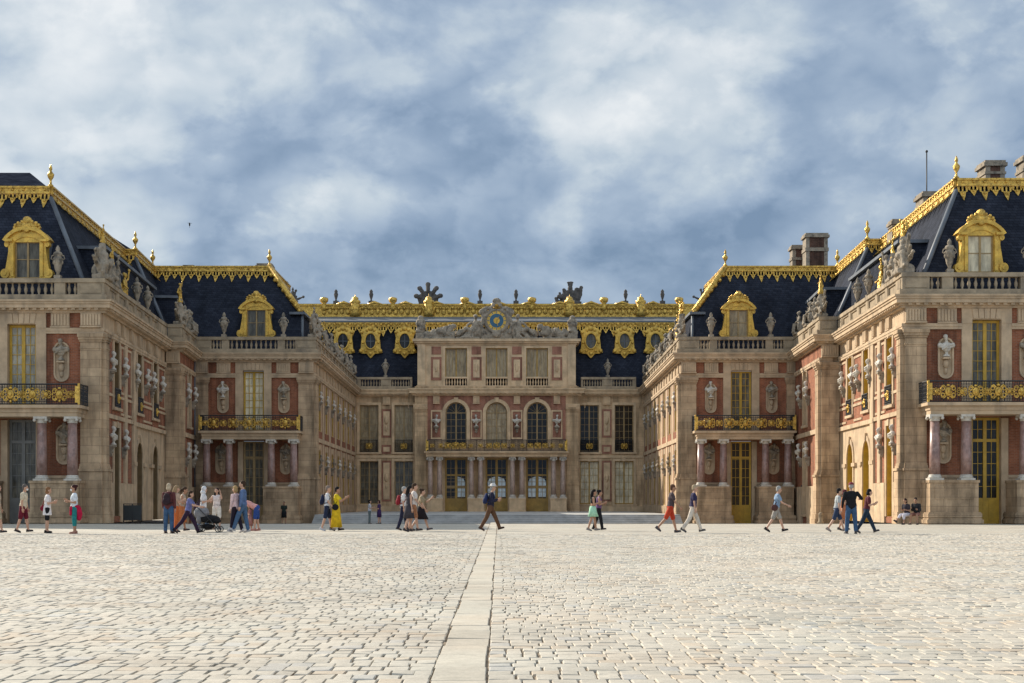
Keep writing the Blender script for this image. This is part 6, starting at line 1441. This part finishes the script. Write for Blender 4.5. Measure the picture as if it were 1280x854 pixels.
# ------------------------------------------------------------------ ground
def build_ground():
    mb = MB()
    mb.add([(-250, 0, -0.0145), (250, 0, -0.0145), (250, 52, -0.0145), (-250, 52, -0.0145)], [(0, 1, 2, 3)])
    struct('courtyard_ground', mb.mesh('courtyard_ground', JOINT))
    mb = MB()
    for q in (-1, 1):
        mb.quad((q * 7.3, 6.5, -0.001), (q * 250, 6.5, -0.001), (q * 250, 51.95, -0.001), (q * 23.65, 51.95, -0.001))
    mb.quad((-250, -60, -0.001), (250, -60, -0.001), (250, 6.5, -0.001), (-250, 6.5, -0.001))
    ys = [(51.95, 0.0), (76.0, 0.0), (101.5, -0.40), (175, -0.45), (400, -0.45)]
    for (ya, za), (yb, zb) in zip(ys, ys[1:]):
        mb.quad((-250, ya, za), (250, ya, za), (250, yb, zb), (-250, yb, zb))
    struct('courtyard_paving', mb.mesh('courtyard_paving', PAVE_FAR))
    # near cobbles, one flat-topped stone each (vectorised)
    import numpy as np
    rng = np.random.default_rng(4)
    YE = 52.0
    def emit(name, x0, x1, y0, y1, zt, tint, bev, mat, jit=0.005):
        n = len(x0); V = np.zeros((n, 13, 3), np.float32)
        X = np.stack([x0, x1, x1, x0], 1); Y = np.stack([y0, y0, y1, y1], 1)
        sx_ = np.array([1, -1, -1, 1]); sy_ = np.array([1, 1, -1, -1])
        jj = lambda: rng.uniform(-jit, jit, (n, 4))
        V[:, 0:4, 0] = X; V[:, 0:4, 1] = Y; V[:, 0:4, 2] = -0.016
        V[:, 4:8, 0] = X + sx_ * bev * 0.25 + jj(); V[:, 4:8, 1] = Y + sy_ * bev * 0.25 + jj(); V[:, 4:8, 2] = (zt - bev * 0.75)[:, None]
        tx = rng.normal(0, 0.0013, n)[:, None]; ty = rng.normal(0, 0.0013, n)[:, None]
        V[:, 8:12, 0] = X + sx_ * bev * 1.15 + jj() * 1.3; V[:, 8:12, 1] = Y + sy_ * bev * 1.2 + jj() * 1.3; V[:, 8:12, 2] = zt[:, None] - tx * sx_ - ty * sy_
        V[:, 12, 0] = (x0 + x1) / 2; V[:, 12, 1] = (y0 + y1) / 2; V[:, 12, 2] = zt + 0.002
        q = []; t = []
        for a in range(4):
            b = (a + 1) % 4; q += [(a, b, 4 + b, 4 + a), (4 + a, 4 + b, 8 + b, 8 + a)]; t.append((8 + a, 8 + b, 12))
        q = np.array(q); t = np.array(t); off = (np.arange(n) * 13)[:, None, None]
        Q = (q[None] + off).reshape(-1, 4); T_ = (t[None] + off).reshape(-1, 3)
        me = bpy.data.meshes.new(name); nv = n * 13
        me.vertices.add(nv); me.vertices.foreach_set('co', V.reshape(-1))
        loops = np.concatenate([Q.reshape(-1), T_.reshape(-1)]).astype(np.int32)
        st = np.concatenate([np.arange(len(Q)) * 4, len(Q) * 4 + np.arange(len(T_)) * 3]).astype(np.int32)
        me.loops.add(len(loops)); me.loops.foreach_set('vertex_index', loops)
        me.polygons.add(len(st)); me.polygons.foreach_set('loop_start', st)
        me.update(calc_edges=True); me.validate()
        ca = me.color_attributes.new('tint', 'FLOAT_COLOR', 'POINT')
        cc = np.ones((n, 13, 4), np.float32); cc[:, :, :3] = tint[:, None, :]
        ca.data.foreach_set('color', cc.reshape(-1))
        me.materials.append(mat)
        sm = np.zeros(len(st), bool); me.polygons.foreach_set('use_smooth', sm)
        return struct(name, me)
    def tints(n):
        g = rng.normal(1.0, 0.035, n)[:, None]; w = rng.random(n)[:, None]
        c = np.where(w > 0.14, np.array([[0.51, 0.468, 0.40]]), np.where(w > 0.06, np.array([[0.50, 0.43, 0.345]]), np.array([[0.47, 0.45, 0.415]])))
        return (c * g).astype(np.float32)
    A = [[], [], [], [], []]; y = 6.5
    while y < YE:
        dy = rng.uniform(0.19, 0.26); half = (y + 2) * 0.36 + 4.5
        for side in (-1, 1):
            n = int(half / 0.115)
            w = rng.uniform(0.115, 0.195, n); w[rng.random(n) < 0.08] *= 1.5
            e = np.concatenate([[0], np.cumsum(w)]); e = e[e < half]
            xa_, xb_ = e[:-1], e[1:]
            if side < 0: xa_, xb_ = -0.436 - xb_, -0.436 - xa_
            else: xa_, xb_ = xa_ - 0.070, xb_ - 0.070
            gp = np.abs(rng.normal(0.003, 0.0052, len(xa_))) + 0.0007
            gq = np.abs(rng.normal(0.0012, 0.0026, len(xa_))) + 0.0004
            sk = rng.uniform(-0.01, 0.01, len(xa_))
            for l, v in zip(A, (xa_ + gp, xb_ - gp, y + gq + sk, y + dy - gq + sk, rng.normal(0, 0.0016, len(xa_)))): l.append(v)
        y += dy
    A = [np.concatenate(l) for l in A]
    emit('cobblestone_paving', *A, tints(len(A[0])), 0.006, PAVE_NEAR, 0.004)
    ys_ = [6.5]
    while ys_[-1] < 80: ys_.append(ys_[-1] + rng.uniform(0.45, 0.95))
    ys_ = np.array(ys_); n = len(ys_) - 1
    wob = 0.010 * np.sin(ys_[:-1] * 1.7) + 0.006 * np.sin(ys_[:-1] * 4.1)
    g = rng.normal(1.0, 0.05, n)[:, None]
    emit('stone_strip', -0.426 + wob + rng.uniform(-0.003, 0.003, n), -0.081 + wob + rng.uniform(-0.003, 0.003, n), ys_[:-1] + 0.002, ys_[1:] - 0.002,
         np.where(ys_[:-1] < YE, 0.0, 0.006) + rng.normal(0, 0.0015, n), (np.array([[0.515, 0.47, 0.395]]) * g).astype(np.float32), 0.005, PAVE_NEAR, 0.002)
    mb = MB(); mb.box(-0.46, -0.42, YE - 0.2, 75, 0.0, 0.004); mb.box(-0.087, -0.05, YE - 0.2, 75, 0.0, 0.004)
    struct('strip_joint', mb.mesh('strip_joint', JOINT))
    # marble court steps
    mb = MB(); n = 5; z0 = -0.42; rise = (0.25 - z0) / n
    for i in range(n):
        mb.box(-12.95, 12.8, 101.3 + 0.4 * i, 101.3 + 0.4 * (i + 1) - 0.001 if i < n - 1 else 139.5, z0 - 0.1, z0 + rise * (i + 1))
        mb.box(-12.95, 12.8, 101.3 + 0.4 * i - 0.03, 101.3 + 0.4 * i - 0.001, z0 + rise * (i + 1) - 0.05, z0 + rise * (i + 1) - 0.002)
    struct('marble_steps', mb.mesh('marble_steps', STEP))
build_ground()

# ------------------------------------------------------------------ camera, sky, sun
cam = bpy.data.cameras.new('camera'); co = bpy.data.objects.new('camera', cam); COL.objects.link(co)
co.location = (0, 0, EYE); co.rotation_euler = (R(90), 0, 0)
cam.sensor_width = 36; cam.lens = 36 * FOC / 1280; cam.shift_x = (640 - CX) / 1280; cam.shift_y = (HY - 427) / 1280
cam.clip_end = 3000; cam.clip_start = 0.1
scene.camera = co
AZ, EL = R(48), R(29.5)      # sun stands behind the palace, to the left
sun = bpy.data.lights.new('sun', 'SUN'); sun.energy = 5.0; sun.angle = R(0.5); sun.color = (1.0, 0.915, 0.785)
so = bpy.data.objects.new('sun', sun); COL.objects.link(so)
d = Vector((math.sin(AZ) * math.cos(EL), -math.cos(AZ) * math.cos(EL), -math.sin(EL)))
so.rotation_euler = d.to_track_quat('-Z', 'Y').to_euler(); so.location = (-60, 200, 120)
w = bpy.data.worlds.new('World'); scene.world = w; w.use_nodes = True
nt = w.node_tree; N = nt.nodes; L = nt.links
bg = N['Background']; bg.inputs['Strength'].default_value = 0.1
sky = N.new('ShaderNodeTexSky'); sky.sky_type = 'NISHITA'; sky.sun_disc = False; sky.sun_elevation = EL; sky.sun_rotation = -AZ
tc = N.new('ShaderNodeTexCoord')
def cloud(scale, detail, rough, vs, off=(0, 0, 0), dist=0.0):
    mp = N.new('ShaderNodeMapping'); mp.inputs['Scale'].default_value = vs; mp.inputs['Location'].default_value = off
    L.new(tc.outputs['Generated'], mp.inputs['Vector'])
    n = N.new('ShaderNodeTexNoise'); n.inputs['Scale'].default_value = scale; n.inputs['Detail'].default_value = detail; n.inputs['Roughness'].default_value = rough
    n.inputs['Distortion'].default_value = dist
    L.new(mp.outputs[0], n.inputs['Vector']); return n.outputs['Fac']
sep = N.new('ShaderNodeSeparateXYZ'); L.new(tc.outputs['Generated'], sep.inputs[0])
def math_(op, a, b):
    m = N.new('ShaderNodeMath'); m.operation = op
    for i, v in enumerate((a, b)):
        if hasattr(v, 'is_linked'): L.new(v, m.inputs[i])
        else: m.inputs[i].default_value = v
    return m.outputs[0]
VS = (1, 1, 1.5)
def puff(scale, off):
    # billowed noise: rounded heads with creases between them
    tot = None
    for k, (sc, w) in enumerate(((scale, 1.0), (scale * 2.3, 0.5), (scale * 5.1, 0.24))):
        n = cloud(sc, 1.0 if k < 2 else 2.0, 0.4, VS, off, 0.25)
        a = math_('MULTIPLY', math_('ABSOLUTE', math_('SUBTRACT', n, 0.5), 0.0), 2.0 * w)
        tot = a if tot is None else math_('ADD', tot, a)
    return tot
big = cloud(3.6, 5, 0.5, VS, (0.3, 0, 0.15), 0.1)
fine = cloud(11, 8, 0.64, VS, (1.7, 0, 0.4), 0.2)
p1 = puff(6.5, (0.4, 0, 0.1)); p2 = puff(6.5, (0.385, 0, 0.135))      # same puffs a step towards the sun: the difference lights their sunward sides
val = math_('ADD', math_('MULTIPLY', big, 0.72), math_('MULTIPLY', fine, 0.25))
val = math_('ADD', val, math_('MULTIPLY', p1, 0.17))
val = math_('ADD', val, math_('MULTIPLY', math_('SUBTRACT', p1, p2), 0.17))
def crisp(scale, off, lo, hi):
    return ramp(nt, cloud(scale, 10, 0.56, (1, 1, 1.45), off, 0.2), [(lo, 0.0), (hi, 1.0)])
val = math_('ADD', val, math_('MULTIPLY', math_('SUBTRACT', crisp(5.2, (2.2, 0, 0.7), 0.49, 0.575), 0.5), 0.12))
val = math_('ADD', val, math_('MULTIPLY', math_('SUBTRACT', crisp(9.5, (0.7, 0, 2.3), 0.50, 0.565), 0.5), 0.075))
val = math_('ADD', val, -0.048)
dot = N.new('ShaderNodeVectorMath'); dot.operation = 'DOT_PRODUCT'; L.new(tc.outputs['Generated'], dot.inputs[0])
dot.inputs[1].default_value = (-math.sin(AZ) * math.cos(EL), math.cos(AZ) * math.cos(EL), math.sin(EL))
glow = math_('MULTIPLY', math_('POWER', math_('MAXIMUM', dot.outputs['Value'], 0.0), 10.0), math_('MULTIPLY', math_('MINIMUM', math_('MAXIMUM', math_('SUBTRACT', sep.outputs['Z'], 0.06), 0.0), 0.24), 1.7))    # clouds thin and brighten towards the sun
val = math_('ADD', val, glow)
val = math_('ADD', val, math_('MULTIPLY', math_('MINIMUM', math_('SUBTRACT', sep.outputs['Z'], 0.15), 0.16), 1.05))
cr = ramp(nt, val, [(0.36, (1.45, 2.15, 3.2)), (0.46, (2.15, 2.9, 4.0)), (0.56, (3.0, 3.75, 4.75)), (0.67, (4.3, 4.95, 5.55)), (0.87, (6.6, 6.85, 7.0))])
# unseen clouds behind the camera made brighter, added fill for the facades facing it
rear_fill = math_('ADD', 0.92, math_('MULTIPLY', math_('MAXIMUM', math_('MULTIPLY', sep.outputs['Y'], -1.0), 0.0), 0.85))
sc_ = N.new('ShaderNodeVectorMath'); sc_.operation = 'SCALE'; L.new(cr, sc_.inputs[0]); L.new(rear_fill, sc_.inputs['Scale']); cr = sc_.outputs[0]
mx = mix_rgb(nt, 'MIX', 0.94, sky.outputs['Color'], cr)
L.new(mx, bg.inputs['Color'])
vs = scene.view_settings; vs.view_transform = 'Standard'; vs.look = 'None'; vs.exposure = 0.46; vs.gamma = 1
